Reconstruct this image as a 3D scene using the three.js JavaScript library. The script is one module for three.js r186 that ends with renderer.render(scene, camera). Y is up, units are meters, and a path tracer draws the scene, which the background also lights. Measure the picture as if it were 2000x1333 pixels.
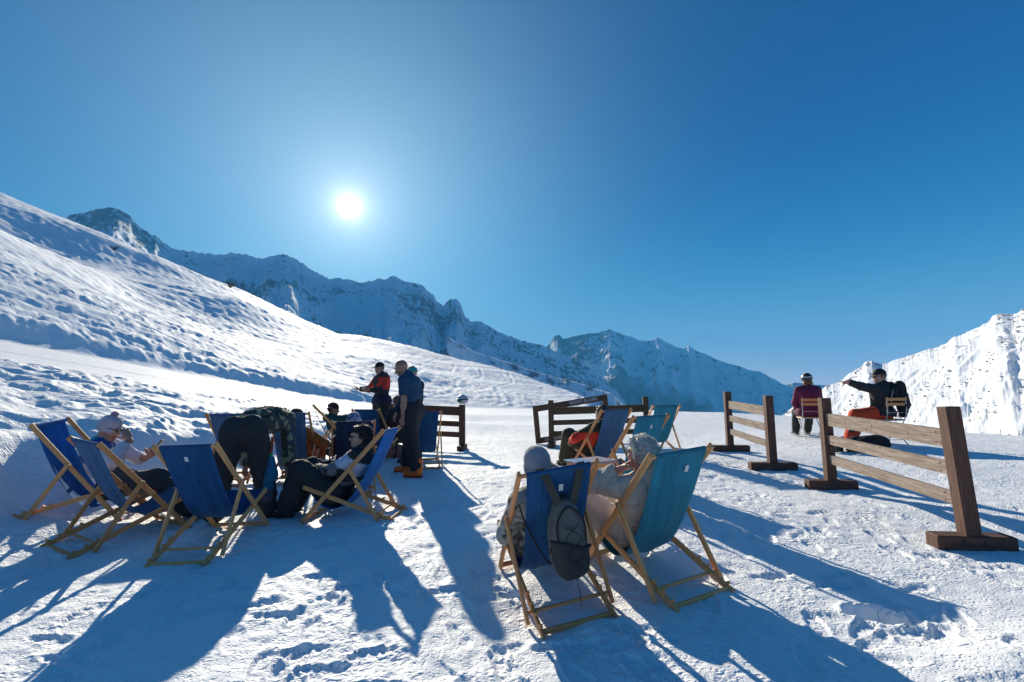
import * as THREE from 'three';
import { mergeGeometries, toCreasedNormals } from 'three/addons/utils/BufferGeometryUtils.js';
import { RoundedBoxGeometry } from 'three/addons/geometries/RoundedBoxGeometry.js';
import { FontLoader } from 'three/addons/loaders/FontLoader.js';
import { TextGeometry } from 'three/addons/geometries/TextGeometry.js';

// ------------------------------------------------------------------ camera, sky, sun, exposure
const scene = new THREE.Scene();
const camera = new THREE.PerspectiveCamera(72.46, 1024 / 682, 0.05, 60000);
camera.position.set(0, 1.35, 0);
camera.rotation.order = 'YXZ';
camera.rotation.set(0.10386, 0, -0.01224);
const renderer = new THREE.WebGLRenderer();
renderer.toneMapping = THREE.LinearToneMapping;
renderer.toneMappingExposure = 1.84;
renderer.shadowMap.enabled = true;

const SUN = new THREE.Vector3(-0.3151, 0.3606, -0.8779).normalize();
{
  const W = 2048, H = 1024, data = new Float32Array(W * H * 4);
  const zen = [0.004, 0.040, 0.120], hor = [0.46, 0.47, 0.56], fall = [4.2, 9.0, 14.5];
  for (let j = 0; j < H; j++) {
    const el = ((j + 0.5) / H - 0.5) * Math.PI, y = Math.sin(el), c = Math.cos(el), deg = Math.max(0, el) * 180 / Math.PI;
    for (let i = 0; i < W; i++) {
      const a = ((i + 0.5) / W - 0.5) * 2 * Math.PI, x = c * Math.cos(a), z = c * Math.sin(a);
      const th = Math.acos(Math.min(1, x * SUN.x + y * SUN.y + z * SUN.z)) * 180 / Math.PI;
      const wide = Math.exp(-th * th / 576), mid = Math.exp(-th / 5), core = 0.6 / (0.05 + th * th);
      const o = (j * W + i) * 4;
      for (let k = 0; k < 3; k++) {
        const base = zen[k] + (hor[k] - zen[k]) * Math.exp(-deg / fall[k]);
        data[o + k] = base + [0.12, 0.22, 0.24][k] * wide + [0.30, 0.30, 0.28][k] * mid + core;
      }
      data[o + 3] = 1;
    }
  }
  const sky = new THREE.DataTexture(data, W, H, THREE.RGBAFormat, THREE.FloatType);
  sky.mapping = THREE.EquirectangularReflectionMapping;
  sky.magFilter = sky.minFilter = THREE.LinearFilter;
  sky.needsUpdate = true;
  scene.background = sky;
  scene.environment = sky;
}
const sun = new THREE.DirectionalLight(new THREE.Color(1, 0.91, 0.73), 4.2);
sun.position.copy(SUN).multiplyScalar(200);
sun.castShadow = true;
sun.shadow.radius = 1;
Object.assign(sun.shadow.camera, { left: -60, right: 60, top: 60, bottom: -60, near: 1, far: 600 });
sun.shadow.mapSize.set(4096, 4096);
scene.add(sun, sun.target);
scene.fog = new THREE.FogExp2(new THREE.Color(0.09, 0.50, 1.0), 0.00005);

// ------------------------------------------------------------------ small tools
function rng(seed) { let s = seed >>> 0; return () => { s = (s + 0x6D2B79F5) >>> 0; let t = Math.imul(s ^ (s >>> 15), 1 | s); t = (t + Math.imul(t ^ (t >>> 7), 61 | t)) ^ t; return ((t ^ (t >>> 14)) >>> 0) / 4294967296; }; }
const PERM = new Uint8Array(512);
{ const r = rng(77), p = Array.from({ length: 256 }, (_, i) => i); for (let i = 255; i > 0; i--) { const j = Math.floor(r() * (i + 1)); [p[i], p[j]] = [p[j], p[i]]; } for (let i = 0; i < 512; i++) PERM[i] = p[i & 255]; }
const GX = new Float32Array(256), GY = new Float32Array(256);
for (let i = 0; i < 256; i++) { GX[i] = Math.cos(i / 256 * 6.28318 * 7); GY[i] = Math.sin(i / 256 * 6.28318 * 7); }
function n2(x, y) {                                   // gradient noise, about -1..1
  const X = Math.floor(x), Y = Math.floor(y), fx = x - X, fy = y - Y, a = X & 255, b = Y & 255;
  const u = fx * fx * fx * (fx * (fx * 6 - 15) + 10), v = fy * fy * fy * (fy * (fy * 6 - 15) + 10);
  const h00 = PERM[PERM[a] + b], h10 = PERM[PERM[(a + 1) & 255] + b], h01 = PERM[PERM[a] + ((b + 1) & 255)], h11 = PERM[PERM[(a + 1) & 255] + ((b + 1) & 255)];
  const g00 = GX[h00] * fx + GY[h00] * fy, g10 = GX[h10] * (fx - 1) + GY[h10] * fy, g01 = GX[h01] * fx + GY[h01] * (fy - 1), g11 = GX[h11] * (fx - 1) + GY[h11] * (fy - 1);
  const p = g00 + u * (g10 - g00), q = g01 + u * (g11 - g01);
  return (p + v * (q - p)) * 1.5;
}
function h3(x, y, z) { return PERM[PERM[PERM[x & 255] + (y & 255)] + (z & 255)] / 127.5 - 1; }
function n3(x, y, z) {                                // value noise, -1..1
  const X = Math.floor(x), Y = Math.floor(y), Z = Math.floor(z); let u = x - X, v = y - Y, w = z - Z;
  u = u * u * (3 - 2 * u); v = v * v * (3 - 2 * v); w = w * w * (3 - 2 * w);
  const l = (a, b, t) => a + (b - a) * t;
  return l(l(l(h3(X, Y, Z), h3(X + 1, Y, Z), u), l(h3(X, Y + 1, Z), h3(X + 1, Y + 1, Z), u), v), l(l(h3(X, Y, Z + 1), h3(X + 1, Y, Z + 1), u), l(h3(X, Y + 1, Z + 1), h3(X + 1, Y + 1, Z + 1), u), v), w);
}
const fbm = (x, y, o = 4) => { let s = 0, a = 0.5; for (let i = 0; i < o; i++) { s += a * n2(x, y); x = x * 2.03 + 17.3; y = y * 2.03 - 5.1; a *= 0.5; } return s; };
const ridge = (x, y, o = 4) => { let s = 0, a = 0.5; for (let i = 0; i < o; i++) { s += a * (1 - 2 * Math.abs(n2(x, y))); x = x * 2.1 + 7.7; y = y * 2.1 + 3.1; a *= 0.5; } return s; };
const sstep = (a, b, x) => { const t = Math.min(1, Math.max(0, (x - a) / (b - a))); return t * t * (3 - 2 * t); };
const mix = (a, b, t) => a + (b - a) * t;
function lut(list, a, k) {                            // list of rows, first column ascending
  if (a <= list[0][0]) return list[0][k];
  for (let i = 1; i < list.length; i++) if (a <= list[i][0]) { const p = list[i - 1], q = list[i]; return mix(p[k], q[k], (a - p[0]) / (q[0] - p[0])); }
  return list[list.length - 1][k];
}
const V = (x, y, z) => new THREE.Vector3(x, y, z);
const names = {};
function numbered(n) { const k = names[n] = (names[n] || 0) + 1; return k === 1 ? n : n + '_' + String(k - 1).padStart(3, '0'); }
function shadows(o) { o.traverse(m => { if (m.isMesh) { m.castShadow = true; m.receiveShadow = true; } }); return o; }
function thing(name, label, category, pos = [0, 0, 0], yaw = 0, group) {
  const g = new THREE.Group(); g.name = numbered(name); g.position.set(...pos); g.rotation.y = -yaw;
  g.userData = { label, category }; if (group) g.userData.group = group;
  scene.add(g); return g;
}
function part(name, geo, mat, parent, label) { const m = new THREE.Mesh(geo, mat); m.name = name; m.castShadow = m.receiveShadow = true; if (label) m.userData.label = label; parent.add(m); return m; }
function structure(name, geo, mat) { const m = new THREE.Mesh(geo, mat); m.name = name; m.userData = { kind: 'structure' }; m.castShadow = m.receiveShadow = true; scene.add(m); return m; }
function tex(w, h, f, srgb = true) {
  const d = new Uint8Array(w * h * 4);
  for (let j = 0; j < h; j++) for (let i = 0; i < w; i++) { const c = f(i / w, j / h), o = (j * w + i) * 4; for (let k = 0; k < 3; k++) d[o + k] = Math.max(0, Math.min(255, c[k] * 255)); d[o + 3] = 255; }
  const t = new THREE.DataTexture(d, w, h); t.wrapS = t.wrapT = THREE.RepeatWrapping; t.magFilter = THREE.LinearFilter; t.minFilter = THREE.LinearMipmapLinearFilter; t.generateMipmaps = true;
  if (srgb) t.colorSpace = THREE.SRGBColorSpace; t.needsUpdate = true; return t;
}
// periodic noise for textures: f(u,v) tiles in 0..1
function tileNoise(px, py, seed) { return (u, v) => { const x = u * px, y = v * py, X = Math.floor(x), Y = Math.floor(y); let a = x - X, b = y - Y; a = a * a * (3 - 2 * a); b = b * b * (3 - 2 * b); const h = (i, j) => PERM[(PERM[(((i % px) + px) % px + seed * 31) & 255] + ((j % py) + py) % py * 7 + seed) & 255] / 255; return mix(mix(h(X, Y), h(X + 1, Y), a), mix(h(X, Y + 1), h(X + 1, Y + 1), a), b); }; }
const lin = (r, g, b) => new THREE.Color().setRGB(r, g, b);
function std(color, roughness = 0.8, more = {}) { return new THREE.MeshStandardMaterial({ color, roughness, ...more }); }

// ------------------------------------------------------------------ materials
const snowBump = (() => {                             // crust: mostly even, with small pits and crumbs
  const a = tileNoise(23, 23, 1), b = tileNoise(57, 57, 2), c = tileNoise(131, 131, 3), d = tileNoise(9, 9, 4), e = tileNoise(260, 260, 6);
  return tex(1024, 1024, (u, v) => { const w = 0.02 * (d(u, v) - 0.5), U = u + w, W = v - w, m = sstep(0.3, 0.75, d(v, u)); const k = 0.5 + 0.22 * (a(U, W) - 0.5) - m * 1.3 * Math.max(0, b(U, W) - 0.62) - 0.9 * Math.max(0, c(U, W) - 0.66) + (0.3 + m) * 0.9 * Math.max(0, 0.36 - b(W, U)) + 0.10 * (e(u, v) - 0.5); return [k, k, k]; }, false);
})();
const snowMat = std(lin(0.84, 0.85, 0.87), 0.7, { bumpMap: snowBump, bumpScale: 0.017 });
function woodTex(base, dark, seed, knots = 4, contrast = 1) {
  const r = rng(seed), kn = Array.from({ length: knots }, () => [r(), r(), 0.02 + r() * 0.03]);
  const g1 = tileNoise(6, 60, seed), g2 = tileNoise(20, 220, seed + 1), g3 = tileNoise(3, 8, seed + 2), g4 = tileNoise(64, 256, seed + 5);
  return tex(512, 512, (u, v) => {
    let w = v + 0.03 * (g3(u, v) - 0.5), dk = 0;
    for (const [a, b, s] of kn) { const dx = (u - a) * 3.2, dy = v - b, d = Math.hypot(dx, dy) / s; w += 0.05 * Math.sign(dy) * Math.exp(-d * 0.6); dk = Math.max(dk, Math.exp(-d * d * 1.3)); }
    w = ((w % 1) + 1) % 1;
    let t = 0.45 * g1(u, w) + 0.3 * g2(u, w) + 0.25 * g4(u, v) - 0.15; t = Math.min(1, Math.max(0, t * contrast + dk * 0.8));
    return [0, 1, 2].map(k => mix(base[k], dark[k], t));
  });
}
const chairWoods = [[[0.93, 0.67, 0.43], [0.74, 0.46, 0.25]], [[0.90, 0.63, 0.39], [0.70, 0.42, 0.22]], [[0.95, 0.71, 0.47], [0.78, 0.50, 0.29]]].map(([b, d], i) => std(0xffffff, 0.55, { map: woodTex(b, d, 11 + i * 5, 2, 0.9) }));
const greyWood = [31, 37, 43].map(s => { const t = woodTex([0.72, 0.65, 0.60], [0.37, 0.31, 0.27], s, 6, 1.35); return std(0xffffff, 0.85, { map: t, bumpMap: t, bumpScale: 0.004 }); });
const darkWood = [53, 59].map(s => { const t = woodTex([0.46, 0.31, 0.24], [0.22, 0.13, 0.10], s, 4, 1.2); return std(0xffffff, 0.75, { map: t, bumpMap: t, bumpScale: 0.004 }); });
const oldWood = [61, 67].map(s => { const t = woodTex([0.42, 0.33, 0.22], [0.20, 0.15, 0.09], s, 4, 1.1); return std(0xffffff, 0.8, { map: t, bumpMap: t, bumpScale: 0.004 }); });
const weave = (() => { const a = tileNoise(16, 16, 8); return tex(256, 256, (u, v) => { const k = 0.5 + 0.25 * Math.sin(u * 6.2832 * 32) * Math.sin(v * 6.2832 * 32) + 0.25 * (a(u, v) - 0.5); return [k, k, k]; }, false); })();
function clothTex(c, seed) { const s1 = tileNoise(40, 3, seed), s2 = tileNoise(9, 9, seed + 1), s3 = tileNoise(120, 120, seed + 2); return tex(256, 256, (u, v) => { const k = 0.86 + 0.16 * s1(u, v) + 0.10 * (s2(u, v) - 0.5) + 0.08 * (s3(u, v) - 0.5); return c.map(x => x * k); }); }
function canvasMat(c, seed) { return new THREE.MeshPhysicalMaterial({ map: clothTex(c, seed), roughness: 0.9, specularIntensity: 0.3, transmission: 0.3, thickness: 0, bumpMap: weave, bumpScale: 0.0012, side: THREE.DoubleSide }); }
const canvasBlue = canvasMat([0.17, 0.38, 0.58], 3), canvasSlate = canvasMat([0.34, 0.48, 0.63], 5), canvasTeal = canvasMat([0.23, 0.57, 0.67], 7), canvasBright = canvasMat([0.18, 0.50, 0.80], 9), canvasNavy = canvasMat([0.19, 0.25, 0.38], 13);
const metal = std(lin(0.35, 0.36, 0.37), 0.35, { metalness: 0.9 });
const blackPlastic = std(lin(0.012, 0.012, 0.014), 0.45);

// ------------------------------------------------------------------ deck chair geometry (side view measures, metres)
const DC = { a: 0.7831, b: 0.3656, L2: 1.0316, L1: 1.2832, pP: 0.7631, Lp: 0.5726, w1: 0.262, w2: 0.236, wp: 0.288 };
function deckFrame(hc) {
  const { a, b, L2, L1, pP, Lp } = DC, ur = -Math.sqrt(a * a - hc * hc), uf = Math.sqrt(b * b - hc * hc);
  const d2 = [-ur / a, hc / a], d1 = [-uf / b, hc / b], R = [ur, 0], F = [uf, 0];
  const G = [ur + d2[0] * L2, d2[1] * L2], T = [uf + d1[0] * L1, d1[1] * L1], P = [uf + d1[0] * pP, d1[1] * pP];
  const m = [R[0] - P[0], -P[1]], B = m[0] * d2[0] + m[1] * d2[1], C = m[0] ** 2 + m[1] ** 2 - Lp * Lp, t = -B - Math.sqrt(Math.max(0, B * B - C));
  return { R, F, G, T, P, Q: [ur + d2[0] * t, d2[1] * t], d1, d2 };
}
// name: x, z, yaw (0 looks away from the camera, + turns right), crossing height, ground height, side tilt, fore tilt
const SPOTS = {
  A: [-4.433, -5.25, 1.343, 0.27, 0.069, 0.083, -0.072], B: [-3.731, -4.919, 0.427, 0.27, -0.032, 0.076, -0.006], C: [-2.788, -4.701, -0.019, 0.27, -0.024, -0.023, 0.041],
  H: [-1.998, -5.395, -1.481, 0.265, -0.032, 0.01, -0.019], J: [0.2, -3.678, -0.264, 0.264, -0.041, -0.107, 0.055], K: [0.927, -3.805, -0.407, 0.264, -0.004, -0.068, 0.009],
  D: [-3.237, -7.129, -0.188, 0.273, 0.088, 0.012, -0.008], S: [-3.946, -7.013, -0.088, 0.269, 0.11, 0, 0], E: [-3.3, -9.4, 1.15, 0.267, 0.14, 0, 0],
  F: [-2.283, -6.724, -0.329, 0.256, 0.05, 0.01, 0], G: [-2.551, -9.074, 0.16, 0.267, 0.073, 0.007, 0], I: [-1.637, -8.608, -0.243, 0.267, 0.045, 0.008, 0],
  L: [1.253, -7.445, -0.425, 0.263, 0.102, -0.007, 0], M: [1.307, -5.9, -0.473, 0.275, 0.05, -0.011, -0.008], N: [2.682, -9.135, -0.143, 0.259, 0.109, 0, 0],
};
function spotMatrix(k) {
  const [x, z, yaw, , y0, rl, pt] = SPOTS[k], f = V(Math.sin(yaw), 0, -Math.cos(yaw)), l = V(0, 1, 0).cross(f), up = V(0, 1, 0);
  const f2 = f.clone().addScaledVector(up, pt).normalize(), l2 = l.clone().addScaledVector(up, rl), u2 = f2.clone().cross(l2).normalize(), r2 = u2.clone().cross(f2).negate().normalize();
  return new THREE.Matrix4().makeBasis(r2, u2, f2.clone().negate()).setPosition(x, y0, z);
}

// ------------------------------------------------------------------ terrain
// az, near edge r, near y, far edge r, far y of the groomed track; then the bank above it
const TRACK = [[-80, 14, 3.0, 20, 5.0], [-57.2, 17, 2.47, 23.5, 3.79], [-47.8, 19, 2.3, 25, 3.3], [-43.1, 19.5, 2.03, 25.5, 2.94], [-37.6, 20, 1.66, 26, 2.47], [-31.1, 21, 1.19, 27, 1.91], [-23.65, 23, 0.6, 29, 1.18], [-17.05, 25.5, 0.26, 31, 0.57], [-9.37, 29, 0.02, 35, 0.08], [-0.1, 33, -0.21, 39, -0.24], [12.17, 37, -0.49, 42, -0.61], [80, 37, -0.5, 42, -0.62]];
const BANK = [[-80, 23, 7.5], [-57.59, 26, 5.39], [-48.06, 27.5, 4.64], [-43.3, 28, 4.09], [-37.69, 28.5, 3.33], [-31.19, 29.5, 2.62], [-23.72, 31.5, 1.92], [-17.08, 33.5, 1.1], [-9.38, 37.5, 0.35], [-0.1, 41.5, -0.07], [12.18, 44, -0.66], [80, 44, -0.7]];
const CREST = [[-90, 165, 52], [-61.68, 160, 47.98], [-56.27, 150, 47.05], [-48.76, 140, 42.7], [-44.61, 138, 39.59], [-42.12, 136, 37.32], [-39.43, 134, 34.17], [-36.11, 130, 30.65], [-32.98, 128, 27.75], [-30.62, 126, 25.83], [-27.1, 122, 21.45], [-23.93, 118, 17.82], [-20.63, 114, 14.69], [-18.37, 110, 14], [-15.45, 106, 12.52], [-12.46, 102, 10.95], [-9.41, 98, 9.11], [-6.31, 94, 7.44], [-3.18, 90, 6.06], [-0.05, 84, 4.5], [3.7, 76, 2.39], [6.17, 68, 1.21], [8.6, 60, 0.23], [12.19, 50, -0.67], [80, 50, -0.7]];
const EDGE = [[9, 46, -0.6], [12.18, 34, -0.13], [17.98, 27, 0.09], [20.75, 24, 0.19], [24.46, 23, 0.21], [29.85, 22, 0.17], [33.86, 21, 0.14], [40.11, 17, 0.14], [47.16, 15, 0.22], [54.41, 13, 0.26], [90, 12, 0.3]];
const CTRL = [];
for (const k in SPOTS) {
  const m = spotMatrix(k), fr = deckFrame(SPOTS[k][3]);
  for (const s of [-1, 1]) for (const [q, w] of [[fr.F, DC.w1], [fr.R, DC.w2]]) { const p = V(s * w, q[1], -q[0]).applyMatrix4(m); CTRL.push([p.x, p.z, p.y, 1]); }
}
for (const [x, z, y] of [[0, 0, -0.05], [-2, -1, -0.05], [2.4, -0.8, 0], [-1, -2.5, -0.06], [-2.5, -2.5, -0.05], [1.6, -2.2, -0.04], [-5.5, -3, 0.1], [-7, -1, 0.2], [-4.2, -9.4, 0.25], [-1.6, -7.5, 0], [-0.4, -6, -0.01], [-0.6, -9, 0], [-1.17, -10.8, 0], [-2.9, -10.4, 0.16], [0.9, -11.2, 0], [3.05, -10.7, 0.06], [3.76, -4, 0], [4.1, -6.2, 0.03], [3.96, -7.3, 0.08], [4.13, -9, 0.13], [6.4, -10, 0.24], [6.9, -8.8, 0.26], [7.5, -7, 0.24], [5.5, -5, 0.1], [6, -3, 0.1], [2.6, -6, 0.04], [0, -14, -0.02], [0, -20, -0.05], [0, -28, -0.14], [-4, -18, 0.2], [5, -16, 0.16], [7, -20, 0.15], [4, -2, 0.06], [-0.5, -30, -0.15], [6, -24, 0.1]]) CTRL.push([x, z, y, 1]);
const LEDGE = [[-80, 5.2, 1.05], [-60, 6.0, 1.0], [-48, 6.6, 0.92], [-40, 7.1, 0.80], [-33, 8.3, 0.66], [-26, 10, 0.55], [-18, 13, 0.32], [-10, 17, 0.08], [80, 17, 0]];   // az, foot of the bank beside the terrace, its height
for (const [list, wt] of [[TRACK, 6], [EDGE, 3]]) for (const [a, r, y] of list) if (Math.abs(a) < 80) { const t = a * Math.PI / 180; CTRL.push([Math.sin(t) * r, -Math.cos(t) * r, y, wt]); }
function baseY(x, z) {
  let s = 0, w = 0;
  for (const c of CTRL) { const d = (x - c[0]) ** 2 + (z - c[1]) ** 2, k = c[3] / ((d + 0.04) * (d + 0.04)); s += k * c[2]; w += k; }
  return s / w;
}
function chunk(x, z, cell, seed) {                    // broken crust: flat-topped clods with crisp rims
  const X = Math.floor(x / cell), Z = Math.floor(z / cell); let d1 = 9, id = 0;
  for (let i = -1; i < 2; i++) for (let j = -1; j < 2; j++) { const a = X + i, b = Z + j, h = PERM[PERM[(a + seed) & 255] + (b & 255)], g = PERM[(h + 91) & 255]; const d = Math.hypot((a + h / 255) - x / cell, (b + g / 255) - z / cell); if (d < d1) { d1 = d; id = PERM[(h + g) & 255]; } }
  return id > 120 ? Math.max(0, 1 - d1 * 1.9) * (id / 255) : -Math.max(0, 0.8 - d1 * 1.7) * ((120 - id) / 120);
}
function skis(a, b, k) {                              // pairs of ski grooves wandering along a, three families
  let s = 0;
  for (let i = 0; i < 3; i++) { const t = b * [0.33, 0.21, 0.27][i] + a * [0.02, 0.10, -0.07][i] + 0.7 * n2(a * 0.05 * k + i * 9, b * 0.03 + i), f = t - Math.floor(t), id = PERM[(Math.floor(t) + i * 40) & 255]; if (id < 150) { const c = f - 0.5; s -= Math.exp(-((c / 0.04) ** 2)) - 0.6 * Math.exp(-(((Math.abs(c) - 0.09) / 0.04) ** 2)); } }
  return s;
}
const PRINTS = (() => {                               // boot prints trodden round the chairs
  const q = rng(404), m = new Map();
  for (let i = 0; i < 300; i++) { const x = -5.5 + q() * 9.5, z = -1.6 - q() * 6.5, a = q() * 6.28, d = 0.006 + 0.011 * q(), k = Math.floor(x) + ',' + Math.floor(z); for (let s = 0; s < 2; s++) { const p = [x + Math.cos(a) * 0.34 * s - Math.sin(a) * 0.16 * s, z + Math.sin(a) * 0.34 * s + Math.cos(a) * 0.16 * s, Math.cos(a), Math.sin(a), d]; const kk = Math.floor(p[0]) + ',' + Math.floor(p[1]); if (!m.has(kk)) m.set(kk, []); m.get(kk).push(p); } }
  return m;
})();
function footprints(x, z) {
  let s = 0; const X = Math.floor(x), Z = Math.floor(z);
  for (let i = -1; i < 2; i++) for (let j = -1; j < 2; j++) { const L = PRINTS.get((X + i) + ',' + (Z + j)); if (L) for (const [a, b, c, n, d] of L) { const dx = x - a, dz = z - b; if (dx * dx + dz * dz > 0.05) continue; const u = (dx * c + dz * n) / 0.15, v = (dz * c - dx * n) / (0.05 + 0.012 * u), e = Math.hypot(u, v); s += -d * sstep(1.05, 0.75, e) * (1 - 0.35 * Math.max(0, Math.sin(u * 17))) + d * 0.45 * Math.exp(-(((e - 1.15) / 0.16) ** 2)); } }
  return s;
}
function ground(x, z, detail = 1) {
  const r = Math.hypot(x, z), az = Math.atan2(x, -z) * 180 / Math.PI;
  let y;
  const rN = lut(TRACK, az, 1), yN = lut(TRACK, az, 2), rF = lut(TRACK, az, 3), yF = lut(TRACK, az, 4), rE = lut(EDGE, az, 1);
  const right = sstep(8.5, 12.5, az);                 // the terrace ends in a drop on this side
  y = r < 46 ? baseY(x, z) : 0;
  if (az < 14) {
    const t = (r - rN) / (rF - rN), tr = mix(yN, yF, t);
    if (az < -10 && r < rN) { const rL = lut(LEDGE, az, 1) + 0.5 * n2(az * 0.21, 2.2), yL = lut(LEDGE, az, 2), e = rL + 1.1; y = r < e ? mix(y, Math.max(y, yL), sstep(rL, e, r) * 0.5 + 0.5 * Math.min(1, Math.max(0, (r - rL) / 1.1))) : mix(yL, yN, Math.pow(Math.min(1, (r - e) / (rN - e)), 0.9)); }
    else y = mix(y, tr, sstep(-0.9, 0.0, t) * sstep(13, 4, az));
    if (r >= rN && az < 4) y = tr;
    if (t > 0.05 && t < 0.95 && az < 0) y += detail * (0.010 * Math.sin(t * 70) - 0.03 * Math.exp(-(((t - 0.42) / 0.02) ** 2)) - 0.02 * Math.exp(-(((t - 0.2) / 0.015) ** 2)));
    if (r > rF) {
      const rB = lut(BANK, az, 1), yB = lut(BANK, az, 2), rC = lut(CREST, az, 1), yC = lut(CREST, az, 2);
      if (r < rB) y = mix(yF, yB, sstep(0, 1, (r - rF) / (rB - rF)) * 0.6 + 0.4 * (r - rF) / (rB - rF));
      else if (r < rC) { const q = (r - rB) / (rC - rB), amp = Math.sin(Math.PI * q); y = mix(yB, yC, q) + amp * ((yC - yB) * (0.045 * Math.sin(q * 8.5 + az * 0.13 + 1) + 0.02 * Math.sin(q * 19 - az * 0.2)) + 0.8 * fbm(x * 0.035 + 3, z * 0.035, 3)); }
      else y = yC - (r - rC) * 0.12 - (r - rC) ** 2 * 0.004;
    }
  }
  if (right > 0) { const yE = lut(EDGE, az, 2), d = r - rE; const drop = d > 0 ? yE - d * d * 0.02 - d * 0.25 : y; if (d > -3) y = mix(y, mix(y, d > 0 ? drop : yE, sstep(-3, 0, d)), right); }
  if (!detail) return y;
  // wind, feet and skis
  const left = sstep(-12, -26, az), tT = (r - rN) / (rF - rN), bankZone = left * sstep(0.4, 1.6, r - lut(LEDGE, az, 1)) * (1 - sstep(-0.22, 0.02, tT));
  const hill = az < 14 ? sstep(rF, lut(BANK, az, 1), r) * (1 - right) : 0;
  const track = az < 6 ? sstep(-0.1, 0.03, tT) * (1 - sstep(0.97, 1.05, tT)) : 0;
  const flat = (1 - hill) * (1 - track), near = 1 - sstep(9, 24, r);
  if (flat > 0) {
    const w = 0.25 * n2(x * 2.1, z * 2.1), rough = sstep(-0.3, 0.45, n2(x * 0.7 + 9, z * 0.7)), calm = 1 - 0.75 * Math.exp(-(((x - 2.5) / 0.8) ** 2 + ((z + 2.2) / 0.6) ** 2));
    y += flat * (0.022 * fbm(x * 0.8 + 4, z * 0.8, 3) + 0.006 * ridge(x * 2.6 + w, z * 2.6 - w, 2));
    if (near > 0) y += flat * near * calm * 0.62 * (0.0045 * n2(x * 6.5 + w * 2, z * 9.5) + (0.008 + 0.018 * rough) * Math.min(0.25, chunk(x + w * 0.3, z, 0.105, 5)) + (0.006 + 0.022 * rough) * Math.min(0.2, chunk(x, z + w * 0.3, 0.21, 19)) + 0.016 * rough * Math.min(0.2, chunk(x + w, z + w * 0.4, 0.42, 33)) + (0.0016 + 0.0035 * rough) * ridge(x * 11 + w * 3, z * 15, 2));
    if (bankZone > 0) {
      const a = x * 0.51 - z * 0.86, b = x * 0.86 + z * 0.51, q = n2(a * 0.5, b * 0.8), e = n2(a * 1.7 + 5, b * 2.1);
      const sm = sstep(0.35, -0.25, n2(a * 0.35 + 8, b * 0.5)); y += bankZone * ((0.05 + 0.10 * sm) * ridge(a * 0.30 + q * 0.6, b * 0.85 + q, 3) + (0.02 + 0.09 * sm) * ridge(a * 0.9 + e * 0.4, b * 1.9 + q, 3) + (0.01 + 0.05 * sm) * fbm(a * 2.2, b * 4.2, 3) + 0.05 * sm * chunk(x + e * 0.2, z, 0.5, 7) + 0.035 * skis(a, b, 1) - 0.03);
    }
  }
  if (hill > 0) {
    const rC = lut(CREST, az, 1), s = Math.min(1, Math.max(0, (r - lut(BANK, az, 1)) / (rC - lut(BANK, az, 1))));
    const u = x * 0.51 - z * 0.86, v = x * 0.86 + z * 0.51, q = n2(x * 0.13, z * 0.13), rr = n2(u * 0.31 + 5, v * 0.27), e = n2(u * 0.9, v * 0.9);   // u runs along the slope, v down it
    const mog = 1 - sstep(0.05, 0.6, s);
    const patch = sstep(-0.35, 0.3, n2(u * 0.06 + 2, v * 0.11 + 7)), m = mog * (0.35 + 0.65 * patch);
    y += hill * ((0.15 * m + 0.02) * fbm(u * 0.34 + rr, v * 0.5 - rr, 3) + (0.12 * m + 0.012) * ridge(u * 0.85 + rr + e * 0.5, v * 1.2 + q * 2 + e * 0.5, 3) + (0.10 * m + 0.015) * ridge(u * 2.3 + e, v * 2.9 + rr, 2) + 0.05 * m * chunk(x + e * 0.3, z, 0.9, 3)
      + 0.30 * fbm(u * 0.03, v * 0.14 + q, 3) + 0.07 * ridge(u * 0.05 + rr * 0.2, v * 0.7 + q * 1.5, 3) + 0.05 * fbm(u * 0.25, v * 2.2 + q, 2) + (0.09 - 0.05 * mog) * skis(u, v, 1) + 0.06 * skis(u * 0.7 + v * 0.7, v * 0.7 - u * 0.5, 0.6));
  }
  // the heap of shovelled snow by the right corner and the block dug out of the crust beside it
  const mx = (x - 2.62) / 0.62, mz = (z + 2.15) / 0.42; y += 0.20 * Math.exp(-(mx * mx + mz * mz)) * (1 + 0.25 * n2(x * 3, z * 3));
  const px = ((x - 2.17) * 0.95 + (z + 2.9) * 0.3) / 0.17, pz = ((z + 2.9) * 0.95 - (x - 2.17) * 0.3) / 0.10, pd = Math.hypot(px, pz) + 0.35 * n2(x * 8, z * 8) + 0.15 * n2(x * 21, z * 21); y -= 0.085 * sstep(1.15, 0.55, pd) - 0.02 * Math.exp(-(((pd - 1.3) / 0.2) ** 2));
  if (r > 1.2 && r < 9) y += footprints(x, z);
  return y;
}
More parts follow.
